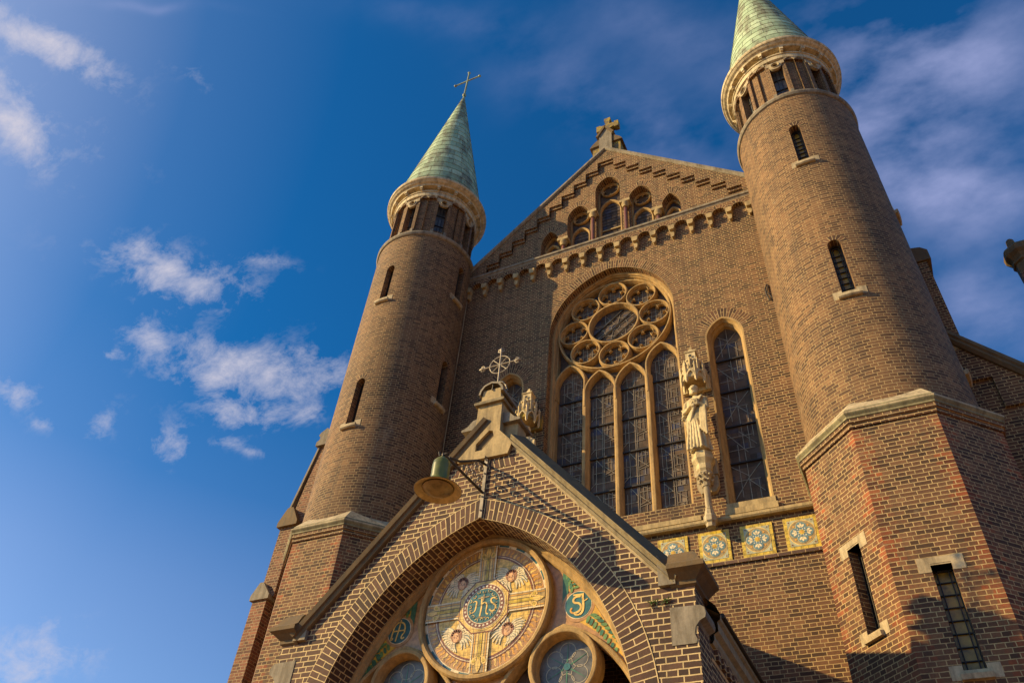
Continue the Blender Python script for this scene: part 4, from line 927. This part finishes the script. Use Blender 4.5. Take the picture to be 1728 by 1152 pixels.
# ---- round picture
rd = MB(); D = lambda i: -.012 - i * .0022
def dd(cx, cz, r, lay, m, **k): disc(rd, FT, cx, RZ + cz, r, D(lay), m, **k)
def rib(pts, wd, lay, m, **k): ribbon(rd, FT, [(x, RZ + z) for x, z in pts], wd, D(lay), m, **k)
dd(0, 0, .822, 0, T_teal, n=72)
for k in range(40):
    a = 2 * pi * k / 40
    if k % 2: rib([(.80 * math.cos(a + i * .035), .80 * math.sin(a + i * .035)) for i in range(5)], .03, 1, T_cream)
dd(0, 0, .785, 1.5, T_cream, n=72); dd(0, 0, .775, 2, T_mauve, n=72)
for k in range(76):
    a = 2 * pi * k / 76 + .04; j = (k * 37 % 7) / 7 * .015
    rib([(r_ * math.cos(a + s_ * .012), r_ * math.sin(a + s_ * .012)) for r_, s_ in ((.66, 0), (.70, 1), (.735 + j, -1), (.762 + j * .5, .5))], .034, 3, T_orange if k % 3 else T_gold, taper=lambda t: 1.05 - t * .92)
dd(0, 0, .668, 4, T_brown, n=64); dd(0, 0, .655, 4.6, T_cream, n=64); dd(0, 0, .645, 5.2, T_brown, n=64); dd(0, 0, .622, 6, T_field, n=64)
for k in range(4):          # winged cherub heads in the quarters
    a = pi / 4 + k * pi / 2; ca, sa = math.cos(a), math.sin(a)
    hx, hz = .47 * ca, .47 * sa; tilt = (.25, -.2, .3, -.3)[k]
    for s in (-1, 1):
        for j in range(11):
            b = tilt + pi / 2 + s * (.42 + j * .23); L_ = .285 - abs(j - 4.0) * .017
            p0 = (hx + .05 * math.cos(b), hz + .05 * math.sin(b)); p3 = (hx + L_ * math.cos(b + s * .22), hz + L_ * math.sin(b + s * .22)); p1 = (hx + L_ * .6 * math.cos(b - s * .12), hz + L_ * .6 * math.sin(b - s * .12))
            rad3 = math.hypot(*p3)
            if rad3 > .61: p3 = (p3[0] * .61 / rad3, p3[1] * .61 / rad3)
            rib(bez(p0, p1, p1, p3, 6), .034, 7 + (j % 3) * .25 + (s + 1) * .4, T_blue if j % 4 == 3 else T_pale, taper=lambda t: .6 + .6 * math.sin(pi * min(t * 1.1, 1)))
            rib(bez(p0, p1, p1, p3, 6), .019, 8.8 + (j % 3) * .25 + (s + 1) * .3, T_cream, taper=lambda t: .6 + .5 * math.sin(pi * min(t * 1.1, 1)))
    F2 = 10.5
    dd(hx, hz + .008, .080, F2, T_hair, rx=.072, rot=tilt)
    for j in range(7):
        b = tilt + pi / 2 + (j - 3) * .42; dd(hx + .060 * math.cos(b), hz + .01 + .066 * math.sin(b), .022, F2 + .6, T_brown if j % 2 else T_hair, n=12)
    dd(hx - .01 * math.sin(tilt), hz - .010, .056, F2 + 1.4, T_peach, rx=.044, rot=tilt)
    ct_, st_ = math.cos(tilt), math.sin(tilt); loc = lambda x, z: (hx + x * ct_ - z * st_, hz - .012 + x * st_ + z * ct_)
    for s in (-1, 1):
        e = loc(s * .02, .010); dd(e[0], e[1], .005, F2 + 2.2, T_brown, n=8, rx=.009, rot=tilt)
        rib([loc(s * .010, .022), loc(s * .022, .026), loc(s * .033, .02)], .004, F2 + 2.2, T_hair)
    rib([loc(.001, .008), loc(.005, -.012), loc(-.004, -.014)], .004, F2 + 2.2, T_hair); rib([loc(-.014, -.033), loc(0, -.037), loc(.014, -.032)], .006, F2 + 2.2, T_orange)
# cross arms
for k in range(4):
    a = k * pi / 2; ca, sa = math.cos(a), math.sin(a); rt = lambda x, z: (x * ca - z * sa, x * sa + z * ca)
    rib([rt(.33, 0), rt(.79, 0)], .226, 13, T_ochre); 
    for s in (-1, 1):
        rib([rt(.24, s * .27), rt(.34, s * .105), rt(.785, s * .105)][1:], .016, 14, T_cream); rib([rt(.33, s * .078), rt(.785, s * .078)], .012, 14, T_orange)
        rib([rt(.335, s * .105), rt(.285, s * .20), rt(.235, s * .245)], .016, 14.2, T_cream)
        rib([rt(.28, s * .045), rt(.68, s * .045)], .026, 14, T_gold)
        rib(bez(rt(.60, s * .02), rt(.64, s * .12), rt(.70, s * .10), rt(.685, s * .045), 8), .02, 15, T_gold)
        dd(*rt(.655, s * .06), .017, 15.5, T_by, n=10)
    rib([rt(.28, 0), rt(.70, 0)], .038, 15, T_by); rib([rt(.64, 0), rt(.70, 0), rt(.745, 0), rt(.785, 0)], .06, 16, T_gold, taper=lambda t: (.5, 1.2, .8, .05)[int(round(t * 3))])
dd(0, 0, .355, 15.2, T_brown, n=8, rot=pi / 8); dd(0, 0, .34, 15.6, T_gold, n=8, rot=pi / 8)
dd(0, 0, .30, 17, T_gold, n=48); dd(0, 0, .282, 18, T_cream, n=48); dd(0, 0, .272, 18.6, T_brown, n=48)
for k in range(30): dd(.245 * math.cos(2 * pi * k / 30), .245 * math.sin(2 * pi * k / 30), .014, 19.5, T_white, n=10)
dd(0, 0, .222, 19.3, T_cream, n=48); dd(0, 0, .213, 20, T_teal, n=48)
for k in range(14):
    a = k * 2.4; r_ = .06 + .13 * ((k * 29) % 10) / 10; P_ = circ(r_ * math.cos(a), r_ * math.sin(a), .022, 8, a, a + 4.2, False); rib(P_, .006, 20.6, T_blue)
G = 21.5; LW = .019
# interlaced letters I H S with a small cross over the H
rib(bez((-.145, .055), (-.10, .085), (-.085, .06), (-.095, .02)), LW, G, T_gold, taper=lambda t: .5 + t * .6); rib(bez((-.095, .02), (-.10, -.04), (-.10, -.08), (-.165, -.075)), LW, G, T_gold, taper=lambda t: 1.1 - t * .6); rib(bez((-.165, -.075), (-.19, -.06), (-.175, -.03), (-.15, -.04)), LW * .7, G + .3, T_ochre)
rib([(-.028, .115), (-.022, -.02), (-.036, -.13)], LW, G, T_gold); rib(bez((-.022, .02), (.03, .06), (.06, .02), (.045, -.05)), LW * .9, G + .4, T_gold); rib(bez((.045, -.05), (.035, -.10), (.06, -.12), (.075, -.11)), LW * .8, G + .4, T_gold)
rib([(-.075, .095), (.07, .105)], LW * .8, G + .8, T_ochre); rib([(.0, .14), (-.003, .06)], LW * .8, G + 1, T_ochre); rib([(-.06, -.145), (.05, -.15)], LW * .7, G + .6, T_ochre)
rib(bez((.17, .06), (.14, .10), (.085, .085), (.10, .04)), LW, G, T_gold); rib(bez((.10, .04), (.12, .0), (.18, .0), (.165, -.055)), LW, G + .3, T_gold); rib(bez((.165, -.055), (.145, -.10), (.10, -.09), (.09, -.055)), LW, G + .1, T_gold)
for k in range(16):
    a = k * 2 * pi / 16; r_ = .175 + .015 * (k % 2); rib(circ(r_ * math.cos(a), r_ * math.sin(a), .018, 7, a + 1, a + 5, False), .006, G + 1.4, T_gold)
rd.build('tiled_roundel', tyo)
gl_ = MB()
for k in range(-5, 6):
    L_ = math.sqrt(.77 ** 2 - (k * .148) ** 2)
    ribbon(gl_, FT, [(-L_, RZ + k * .148 + .01), (L_, RZ + k * .148 + .01)], .0028, -.0665, T_line, .001); ribbon(gl_, FT, [(k * .148 + .01, RZ - L_), (k * .148 + .01, RZ + L_)], .0028, -.0668, T_line, .001)
gl_.build('tile_joint', tyo)
# ---- side medallions and leaf panels
for s in (-1, 1):
    m_ = MB(); E_ = lambda i: .018 - i * .0022
    def fl(P_, lay, m): slab(m_, FT, [(s * x, z) for x, z in P_][::s], [], E_(lay), E_(lay) + .002, m)
    fl([(1.00, 6.30), (1.02, 6.02), (1.10, 5.99), (1.27, 5.98), (1.22, 6.05), (1.12, 6.17)], 1, T_yel); fl([(.985, 6.34), (.99, 5.80), (1.03, 5.86), (1.06, 6.0), (1.06, 6.22)], 1.8, T_green2)
    fl([(1.34, 5.86), (1.44, 5.70), (1.60, 5.42), (1.72, 5.14), (1.60, 5.26), (1.46, 5.44), (1.26, 5.58), (1.20, 5.62), (1.30, 5.70)], 1, T_yel)
    cx, cz = s * 1.185, 5.82
    disc(m_, FT, cx, cz, .20, E_(2), T_mauve, 32); disc(m_, FT, cx, cz, .166, E_(3), T_cream, 32); disc(m_, FT, cx, cz, .157, E_(4), T_teal, 32)
    rb = lambda pts, wd, lay, m, **k: ribbon(m_, FT, [(cx + x, cz + z) for x, z in pts], wd, E_(lay), m, **k)
    if s > 0:   # interlaced S and J
        rb(bez((.03, .095), (-.07, .12), (-.09, .02), (-.01, .02)), .024, 6, T_gold); rb(bez((-.01, .02), (.06, .01), (.05, -.10), (-.05, -.095)), .024, 6, T_gold); rb(bez((-.05, -.095), (-.10, -.09), (-.10, -.04), (-.07, -.035)), .02, 6.2, T_orange)
        rb([(-.06, .12), (.03, .115), (.07, .12)], .02, 6.6, T_gold); rb(bez((.055, .12), (.06, .0), (.085, -.09), (.02, -.12)), .026, 6.8, T_gold); rb(bez((.02, -.12), (-.02, -.13), (-.05, -.11), (-.04, -.09)), .018, 7, T_gold); rb(bez((.055, .02), (.09, .05), (.11, .04), (.11, .06)), .012, 7, T_gold)
    else:       # interlaced rounded A and cross strokes
        rb(bez((-.10, -.09), (-.08, .02), (-.09, .10), (-.01, .11)), .02, 6, T_gold); rb(bez((-.01, .11), (.08, .11), (.09, .03), (.08, -.03)), .02, 6, T_gold); rb(bez((.08, -.03), (.02, -.09), (.05, -.12), (.09, -.09)), .018, 6.4, T_gold)
        rb([(.01, .14), (-.005, .0), (-.03, -.13)], .018, 6.8, T_gold); rb([(-.09, .0), (.09, .0)], .016, 7.1, T_gold); rb(bez((-.10, -.09), (-.11, -.12), (-.07, -.11), (-.075, -.08)), .014, 6.4, T_gold)
    for k in range(9):
        t = k / 8; x = 1.32 + .32 * t; z = 5.66 - .38 * t ** 1.15
        for q in (-1, 1): disc(m_, FT, s * (x + q * .035 + .02), z + q * .02 - .01, .045 * (1 - .35 * t), E_(5 + .3 * (q + 1)), T_green if (k + q) % 3 else T_green2, 12, rx=.02, rot=s * (.5 + q * .9), thick=.001)
    for k in range(6):
        x = 1.03 + .015 * k; z = 6.25 - .045 * k
        for q in (-1, 1): disc(m_, FT, s * (x + .03 + q * .03), z + q * .012, .04, E_(5 + .3 * (q + 1)), T_green if k % 2 else T_green2, 12, rx=.017, rot=s * (.8 + q * 1.0), thick=.001)
    if s < 0:
        for k in range(5): disc(m_, FT, -1.42 - .05 * k, 5.52 - .07 * k, .05, E_(6), T_green2, 10, rx=.03, rot=.6, thick=.001)
    m_.build('spandrel_mosaic', tyo)
# ------------------------------------------------------------------ statue brackets and canopies
SY = -.34
def lathe_n(mb, c, prof, m, seg): lathe(mb, c, prof, m, seg=seg, rot=pi / seg)
for s in (-1, 1):
    sxx = s * 1.862; c = (sxx, SY + .06)
    b = MB()
    lathe_n(b, (c[0], -.22), [(.0, 9.19), (.085, 9.20), (.09, 9.27), (.12, 9.30), (.125, 9.40), (.09, 9.45), (.09, 9.50), (.07, 9.54), (.078, 9.56), (.062, 9.60)], M_pale, 8)
    lathe(b, (c[0], -.22), [(.062, 9.60), (.062, 10.02), (.08, 10.03), (.08, 10.05)], M_pale, seg=20)
    lathe_n(b, (c[0], -.22), [(.075, 10.05), (.085, 10.10), (.11, 10.17), (.10, 10.18), (.14, 10.27), (.15, 10.28), (.15, 10.31)], M_pale, 8)
    for k in range(8):
        a = k * pi / 4; 
        for z_, r_ in ((10.14, .115), (10.24, .14)): lathe(b, (c[0] + r_ * math.sin(a + z_), -.22 - r_ * math.cos(a + z_)), [(.001, z_ - .035), (.028, z_ - .01), (.03, z_ + .01), (.001, z_ + .03)], M_pale, seg=18)
    slab(b, PF(0, 0), [(sxx - .13, 10.0), (sxx + .13, 10.0), (sxx + .20, 10.12), (sxx + .20, 10.34), (sxx - .20, 10.34), (sxx - .20, 10.12)], [], -.10, .0, M_pale, back=True)
    lathe_n(b, (c[0], SY + .10), [(.10, 10.28), (.13, 10.33), (.15, 10.36), (.155, 10.46), (.19, 10.52), (.215, 10.56), (.22, 10.62), (.20, 10.64), (.20, 10.72), (.0, 10.73)], M_statue, 8)
    box(b, F0, sxx - .22, sxx + .22, 10.34, 10.68, -.14, 0, M_pale)
    part('statue_bracket', b)
    k_ = MB(); cc = (sxx, -.24)
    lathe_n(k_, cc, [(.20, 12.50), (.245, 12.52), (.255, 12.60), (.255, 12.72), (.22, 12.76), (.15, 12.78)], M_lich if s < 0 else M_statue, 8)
    k_.face([(sxx + .22 * math.sin(pi / 8 + j * pi / 4), -.24 - .22 * math.cos(pi / 8 + j * pi / 4), 12.51) for j in range(8)], [(0, 0)] * 8, M_stone)
    lathe_n(k_, cc, [(.175, 12.74), (.175, 12.98), (.20, 13.0), (.20, 13.03), (.14, 13.06)], M_statue, 8)
    lathe(k_, cc, [(.125, 13.03), (.12, 13.27), (.145, 13.285), (.145, 13.31), (.06, 13.38), (.03, 13.44), (.035, 13.47), (.001, 13.51)], M_statue, seg=4, rot=pi / 4, k=1.2)
    for j in range(8):
        a = j * pi / 4; F = CF(cc[0], cc[1], .25, a); sweep(k_, F, arch(0, .085, 12.50, 12.66, 5), [(-.012, .02), (-.012, -.02), (.018, -.02), (.018, .02)], M_statue)
        ax, ay = cc[0] + .25 * math.sin(a + pi / 8), cc[1] - .25 * math.cos(a + pi / 8)
        lathe(k_, (ax, ay), [(.001, 12.38), (.03, 12.43), (.028, 12.80), (.04, 12.82), (.001, 12.93)], M_statue, seg=4, k=1.1)
        lathe(k_, (cc[0] + .19 * math.sin(a), cc[1] - .19 * math.cos(a)), [(.03, 12.7), (.03, 12.98), (.001, 13.1)], M_statue, seg=4, k=1.1)
        F = CF(cc[0], cc[1], .176, a); 
        for q in (-.025, .025): slab(k_, F, opening(q, .014, 12.82, 12.90, 12.93, 3), [], -.004, .0, M_bar)
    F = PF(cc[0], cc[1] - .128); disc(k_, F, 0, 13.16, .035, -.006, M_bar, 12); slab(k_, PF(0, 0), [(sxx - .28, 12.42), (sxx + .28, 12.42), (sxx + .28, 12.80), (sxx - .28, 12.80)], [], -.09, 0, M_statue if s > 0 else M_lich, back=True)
    part('statue_canopy', k_)
# ------------------------------------------------------------------ statues
def statue(name, label, X, mirror, kind):
    root_z = 10.73; parts_ = MB(); sm = -1 if mirror else 1
    def ell_loft(rows, n=40, folds=None):
        P = []
        for i, (x, y, z, a, b) in enumerate(rows):
            r = []
            for j in range(n):
                t = 2 * pi * j / n; f = 1 + (folds(t, z) if folds else 0)
                r.append((sm * (x + a * f * math.cos(t)), y + b * f * math.sin(t), z))
            P.append(r)
        parts_.grid(P, [[(0, 0)] * (n + 1)] * len(P), M_statue, True, closed=True)
        parts_.face(P[0], [(0, 0)] * n, M_statue); parts_.face(P[-1], [(0, 0)] * n, M_statue)
    def fold(t, z):
        d = max(0, 1 - (z / 1.15)); amp = .03 + .11 * min(1, d * 1.3)
        ph = 1.6 * z + (.5 if z > .7 else 0)
        return amp * (.6 * math.sin(9 * t + ph * 3) + .5 * math.sin(5 * t - 2 * ph) + .35 * math.sin(14 * t + ph)) * (1 if z < 1.22 else .3)
    rows = [(.0, 0, .0, .20, .15), (.0, 0, .05, .195, .15), (.005, 0, .25, .175, .135), (.0, 0, .45, .165, .13), (-.01, .0, .65, .175, .13), (-.02, 0, .80, .18, .13), (-.01, .01, .92, .165, .12), (.0, .01, 1.02, .17, .12), (.0, .01, 1.14, .19, .12), (.0, .015, 1.24, .205, .11), (.0, .02, 1.30, .17, .095), (.0, .02, 1.34, .07, .065), (.0, .01, 1.37, .055, .055)]
    R2 = []
    for a, b in zip(rows[:-1], rows[1:]):
        for k in range(4): R2.append(tuple(p + (q - p) * k / 4 for p, q in zip(a, b)))
    R2.append(rows[-1]); ell_loft(R2, 72, fold)
    # neck, head
    ell_loft([(0, .0, 1.30, .05, .05), (0, -.005, 1.42, .05, .052)])
    hd = []
    for i in range(13):
        t = pi * i / 12; hd.append((-.012, -.012 - .012 * math.sin(t), 1.505 - .125 * math.cos(t), .082 * math.sin(t) + .004, .095 * math.sin(t) + .004))
    ell_loft(hd, 24)
    def blob(x, y, z, rx, ry, rz):
        ell_loft([(x, y, z - rz * math.cos(pi * i / 8), rx * math.sin(pi * i / 8) + .002, ry * math.sin(pi * i / 8) + .002) for i in range(9)], 14)
    def cap(p0, p1, r0, r1):
        L = [Vector((sm * p0[0], p0[1], p0[2])).lerp(Vector((sm * p1[0], p1[1], p1[2])), i / 4) for i in range(5)]
        tube(parts_, [tuple(q) for q in L], [r0 + (r1 - r0) * i / 4 for i in range(5)], M_statue, 14); blob(*p0, r0, r0, r0); blob(*p1, r1, r1, r1)
    # face: brow, nose, cheeks, mouth, beard, hair, ears
    blob(-.012, -.105, 1.525, .05, .018, .012); cap((-.012, -.112, 1.52), (-.012, -.128, 1.485), .009, .014)
    for s in (-1, 1):
        blob(-.012 + s * .036, -.088, 1.488, .022, .018, .02); blob(-.012 + s * .031, -.1, 1.508, .013, .008, .008)
        blob(-.012 + s * .083, -.01, 1.50, .012, .02, .028)
    blob(-.012, -.107, 1.455, .022, .012, .006); blob(-.012, -.108, 1.443, .018, .012, .006)
    for k in range(14):
        a = k * 2 * pi / 14; blob(-.012 + .074 * math.sin(a), .0 + .082 * math.cos(a) * (1 if math.cos(a) > -.3 else .7), 1.565 + .02 * math.sin(3 * a), .03, .03, .03)
    blob(-.012, .0, 1.60, .07, .08, .04)
    if kind == 0:
        for k in range(9):
            a = (k - 4) * .33; blob(-.012 + .062 * math.sin(a), -.028 - .068 * math.cos(a), 1.425 - .012 * math.cos(a), .022, .022, .035)
        blob(-.012, -.095, 1.395, .03, .022, .035)
    else:
        for s in (-1, 1): cap((s * .085, .01, 1.56), (s * .10, .03, 1.25), .04, .05)
    # arms: upper arm, forearm across the chest; shoulders
    for s in (-1, 1): blob(s * .165, .01, 1.235, .065, .07, .07)
    cap((-.19, .01, 1.23), (-.235, -.04, .98), .062, .055); cap((-.235, -.04, .98), (-.07, -.165, 1.02), .05, .034)
    cap((.185, .01, 1.23), (.22, -.05, .97), .062, .055); cap((.22, -.05, .97), (.04, -.17, 1.10), .05, .033)
    # hands with fingers round the book
    for hx, hy, hz, s in ((-.04, -.175, 1.02, 1), (.02, -.18, 1.115, -1)):
        blob(hx, hy, hz, .036, .022, .03)
        for k in range(4): cap((hx + s * .02, hy - .012, hz + .024 - k * .016), (hx + s * (.066 - .006 * abs(k - 1.3)), hy - .02 + .004 * k, hz + .02 - k * .017), .0095, .0075)
        cap((hx + s * .0, hy - .015, hz + .028), (hx + s * .034, hy - .03, hz + .048), .011, .008)
    # book
    bx = []
    v0 = len(parts_.v)
    box(parts_, PF(sm * .03, -.155), -.07, .07, 1.01, 1.17, -.03, .02, M_statue)
    # mantle: thick folds from shoulder to hip and hanging end
    for k in range(5):
        pts = bez((.17 - .02 * k, -.09, 1.27), (.08 - .03 * k, -.16, 1.05 - .05 * k), (-.08, -.17, .86 - .05 * k), (-.19, -.07, .78 - .05 * k), 9)
        tube(parts_, [(sm * a, b, c_) for a, b, c_ in pts], [.026 - .002 * k] * 10, M_statue, 8)
    for k in range(4):
        pts = bez((.20 - .028 * k, -.09, 1.0), (.22 - .03 * k, -.13, .75), (.20 - .03 * k, -.15, .5), (.20 - .035 * k, -.13, .28 + .05 * k), 9)
        tube(parts_, [(sm * a, b, c_) for a, b, c_ in pts], [.03] * 10, M_statue, 8)
    for k in range(5):
        x0 = -.17 + .06 * k; pts = bez((x0 * .7 - .03, -.12, .72), (x0 * .8, -.15, .5), (x0, -.16, .3), (x0 * 1.15, -.15, .02), 8)
        tube(parts_, [(sm * a, b, c_) for a, b, c_ in pts], [.016, .018, .02, .022, .024, .026, .028, .03, .03], M_statue, 8)
    # staff end and foliage at his side
    if kind == 0:
        for k in range(16): blob(-.235 + .03 * math.sin(k * 2.1), -.06 + .03 * math.cos(k * 1.7), .76 + .021 * k, .032, .03, .024)
        cap((-.20, -.03, .75), (-.15, -.08, .1), .05, .03)
    else: cap((-.24, -.06, 1.2), (-.24, -.06, .1), .018, .018)
    blob(-.08, -.14, .02, .045, .07, .028); blob(.09, -.14, .02, .045, .07, .028)
    tmp = parts_.build('tmp_statue'); md = tmp.modifiers.new('r', 'REMESH'); md.mode = 'VOXEL'; md.voxel_size = .0085
    md2 = tmp.modifiers.new('s', 'SMOOTH'); md2.factor = .5; md2.iterations = 2
    dg = bpy.context.evaluated_depsgraph_get(); me = bpy.data.meshes.new_from_object(tmp.evaluated_get(dg))
    bpy.data.objects.remove(tmp); me.name = name
    me.materials.clear(); me.materials.append(M_statue)
    me.polygons.foreach_set('use_smooth', [True] * len(me.polygons)); me.polygons.foreach_set('material_index', [0] * len(me.polygons))
    o = bpy.data.objects.new(name, me); COL.objects.link(o); o.location = (X, SY + .02, root_z); o.rotation_euler = (0, 0, rad(-8 if kind == 0 else 14)); o.scale = (1.0, 1.0, 1.0)
    o['label'] = label; o['category'] = 'statue'; return o
statue('statue', 'sunlit cream stone saint in long folded robes holding a book, beside the right lancet window', 1.862, False, 0)
statue('statue', 'shaded stone figure with long hair, half hidden behind the porch finial', -1.862, True, 1)
# ------------------------------------------------------------------ wall lamp
lx, ly, lz = -.03, -5.94, 6.755
lt = thing('wall_lamp', 'green bell shaped lamp with cream underside on an ornate iron bracket above the porch arch', 'lamp', (0, 0, 0))
b = MB()
wx = .055
box(b, PF(wx, PY), -.022, .022, 6.90, 7.83, -.03, -.006, M_ironlit)
for z_ in (7.76, 7.55, 7.2, 7.0): disc(b, PF(wx, PY), 0, z_, .012, -.04, M_iron, 10, thick=.01)
hook = (lx, ly + .0, lz + .50)
A0 = (wx, PY - .03, 7.26); T0 = (wx, PY - .03, 7.69); dx_, dy_ = lx - wx, (ly + .0) - PY
pl_ = lambda t, z: (wx + dx_ * t, PY - .03 + dy_ * t, z)
tube(b, [A0, pl_(.5, 7.265), pl_(.92, 7.27), hook], .018, M_iron)
tube(b, [T0, pl_(.18, 7.65), pl_(.38, 7.52), pl_(.6, 7.38), pl_(.85, 7.29)], .017, M_iron)
tube(b, [(wx, PY - .03, 7.8), (wx, PY - .06, 7.80), (wx, PY - .07, 7.76)], .01, M_iron)
for t0, z0, r0 in ((.10, 7.58, .055), (.22, 7.52, .05), (.12, 7.40, .06), (.26, 7.40, .05), (.38, 7.38, .045), (.50, 7.34, .035), (.08, 7.30, .03)):
    ln = math.hypot(dx_, dy_); sp_ = [pl_(t0 + r0 * (1 - i / 20) * math.cos(i * .55) / ln, z0 + r0 * (1 - i / 20) * math.sin(i * .55)) for i in range(18)]
    tube(b, sp_, .011, M_ironlit, 6)
for t0, z0 in ((.17, 7.62), (.26, 7.585), (.34, 7.54), (.2, 7.31), (.3, 7.31), (.42, 7.31), (.05, 7.48)):
    c_ = pl_(t0, z0); lathe(b, (c_[0], c_[1]), [(.001, c_[2] - .02), (.018, c_[2]), (.001, c_[2] + .02)], M_ironlit, seg=18)
b.build('bracket', lt)
s = MB(); lc = (lx, ly)
lathe(s, lc, [(.001, lz + .475), (.03, lz + .47), (.035, lz + .43), (.075, lz + .425), (.10, lz + .39), (.108, lz + .34), (.108, lz + .15), (.114, lz + .12), (.14, lz + .09), (.17, lz + .075), (.19, lz + .045), (.235, lz + .03), (.272, lz + .0), (.277, lz - .004)], M_green, seg=64)
lathe(s, lc, [(.277, lz - .004), (.272, lz - .008), (.225, lz + .022), (.19, lz + .035)], M_lampin, seg=64)
lathe(s, lc, [(.19, lz + .035), (.188, lz + .06), (.13, lz + .08), (.09, lz + .1), (.001, lz + .11)], M_lampin, seg=64)
lathe(s, lc, [(.279, lz - .006), (.284, lz - .002), (.279, lz + .002)], M_iron, seg=64)
sh_ = s.build('shade', lt)
g = MB(); lathe(g, lc, [(.18, lz + .03), (.185, lz + .02), (.15, lz - .012), (.09, lz - .03), (.001, lz - .035)], plain("dusty_lamp_glass", (.30, .22, .10), .25, 0, .35, 5, .05), seg=48); g.build('glass_cover', lt)
hk = MB(); tube(hk, [(lx, ly, lz + .46), (lx, ly, lz + .52)], .016, M_iron); tube(hk, [(lx - .05, ly, lz + .51), (lx + .05, ly, lz + .51)], .012, M_iron); tube(hk, [(lx - .045, ly, lz + .50), (lx - .05, ly - .02, lz + .55)], .014, M_iron); hk.build('hook', lt)
# ------------------------------------------------------------------ weeds in the wall
for i, (x, lab) in enumerate(((2.20, 'small green weed in the cracked joint, left of two below the kneeler stone'), (2.33, 'small bright green weed growing right under the kneeler stone'))):
    w = MB(); rr = random.Random(i + 3)
    for k in range(38):
        a = rr.uniform(-1.3, 1.3); L_ = rr.uniform(.03, .075); e = rr.uniform(-.9, .5); p0 = Vector((x + rr.uniform(-.035, .035), PY - .006, 5.475 + rr.uniform(-.006, .01)))
        d = Vector((math.sin(a) * math.cos(e), -math.cos(a) * math.cos(e) * .7, math.sin(e))); p1 = p0 + d * L_; sd = d.cross(Vector((0, 0, 1))).normalized() * .007
        w.face([tuple(p0), tuple((p0 + p1) / 2 + sd), tuple(p1), tuple((p0 + p1) / 2 - sd)], [(0, 0), (1, 0), (1, 1), (0, 1)], T_green)
    o = w.build('weed'); o['label'] = lab; o['category'] = 'plant'
# ------------------------------------------------------------------ turret of the neighbouring roof
t = thing('roof_pinnacle', 'octagonal brick turret with pale stone cap and blunt tip at the right edge', 'pinnacle', (0, 0, 0))
c = (9.12, 3.0); k8 = 1 / math.cos(pi / 8)
m_ = MB(); lathe(m_, c, [(.24, 0), (.24, 16.25)], M_butt, seg=8, rot=pi / 8, k=k8); m_.build('shaft', t)
m_ = MB(); lathe(m_, c, [(.24, 16.25), (.24, 16.55), (.28, 16.57), (.28, 16.63), (.25, 16.65), (.29, 16.75), (.36, 16.83), (.37, 16.97), (.33, 17.05), (.12, 17.12), (.0, 17.13)], M_dark, seg=8, rot=pi / 8, k=k8); m_.build('cap', t)
m_ = MB(); lathe(m_, (9.02, 2.98), [(.115, 17.08), (.085, 17.42), (.05, 17.47), (.0, 17.475)], M_dark, seg=24); m_.build('tip', t)
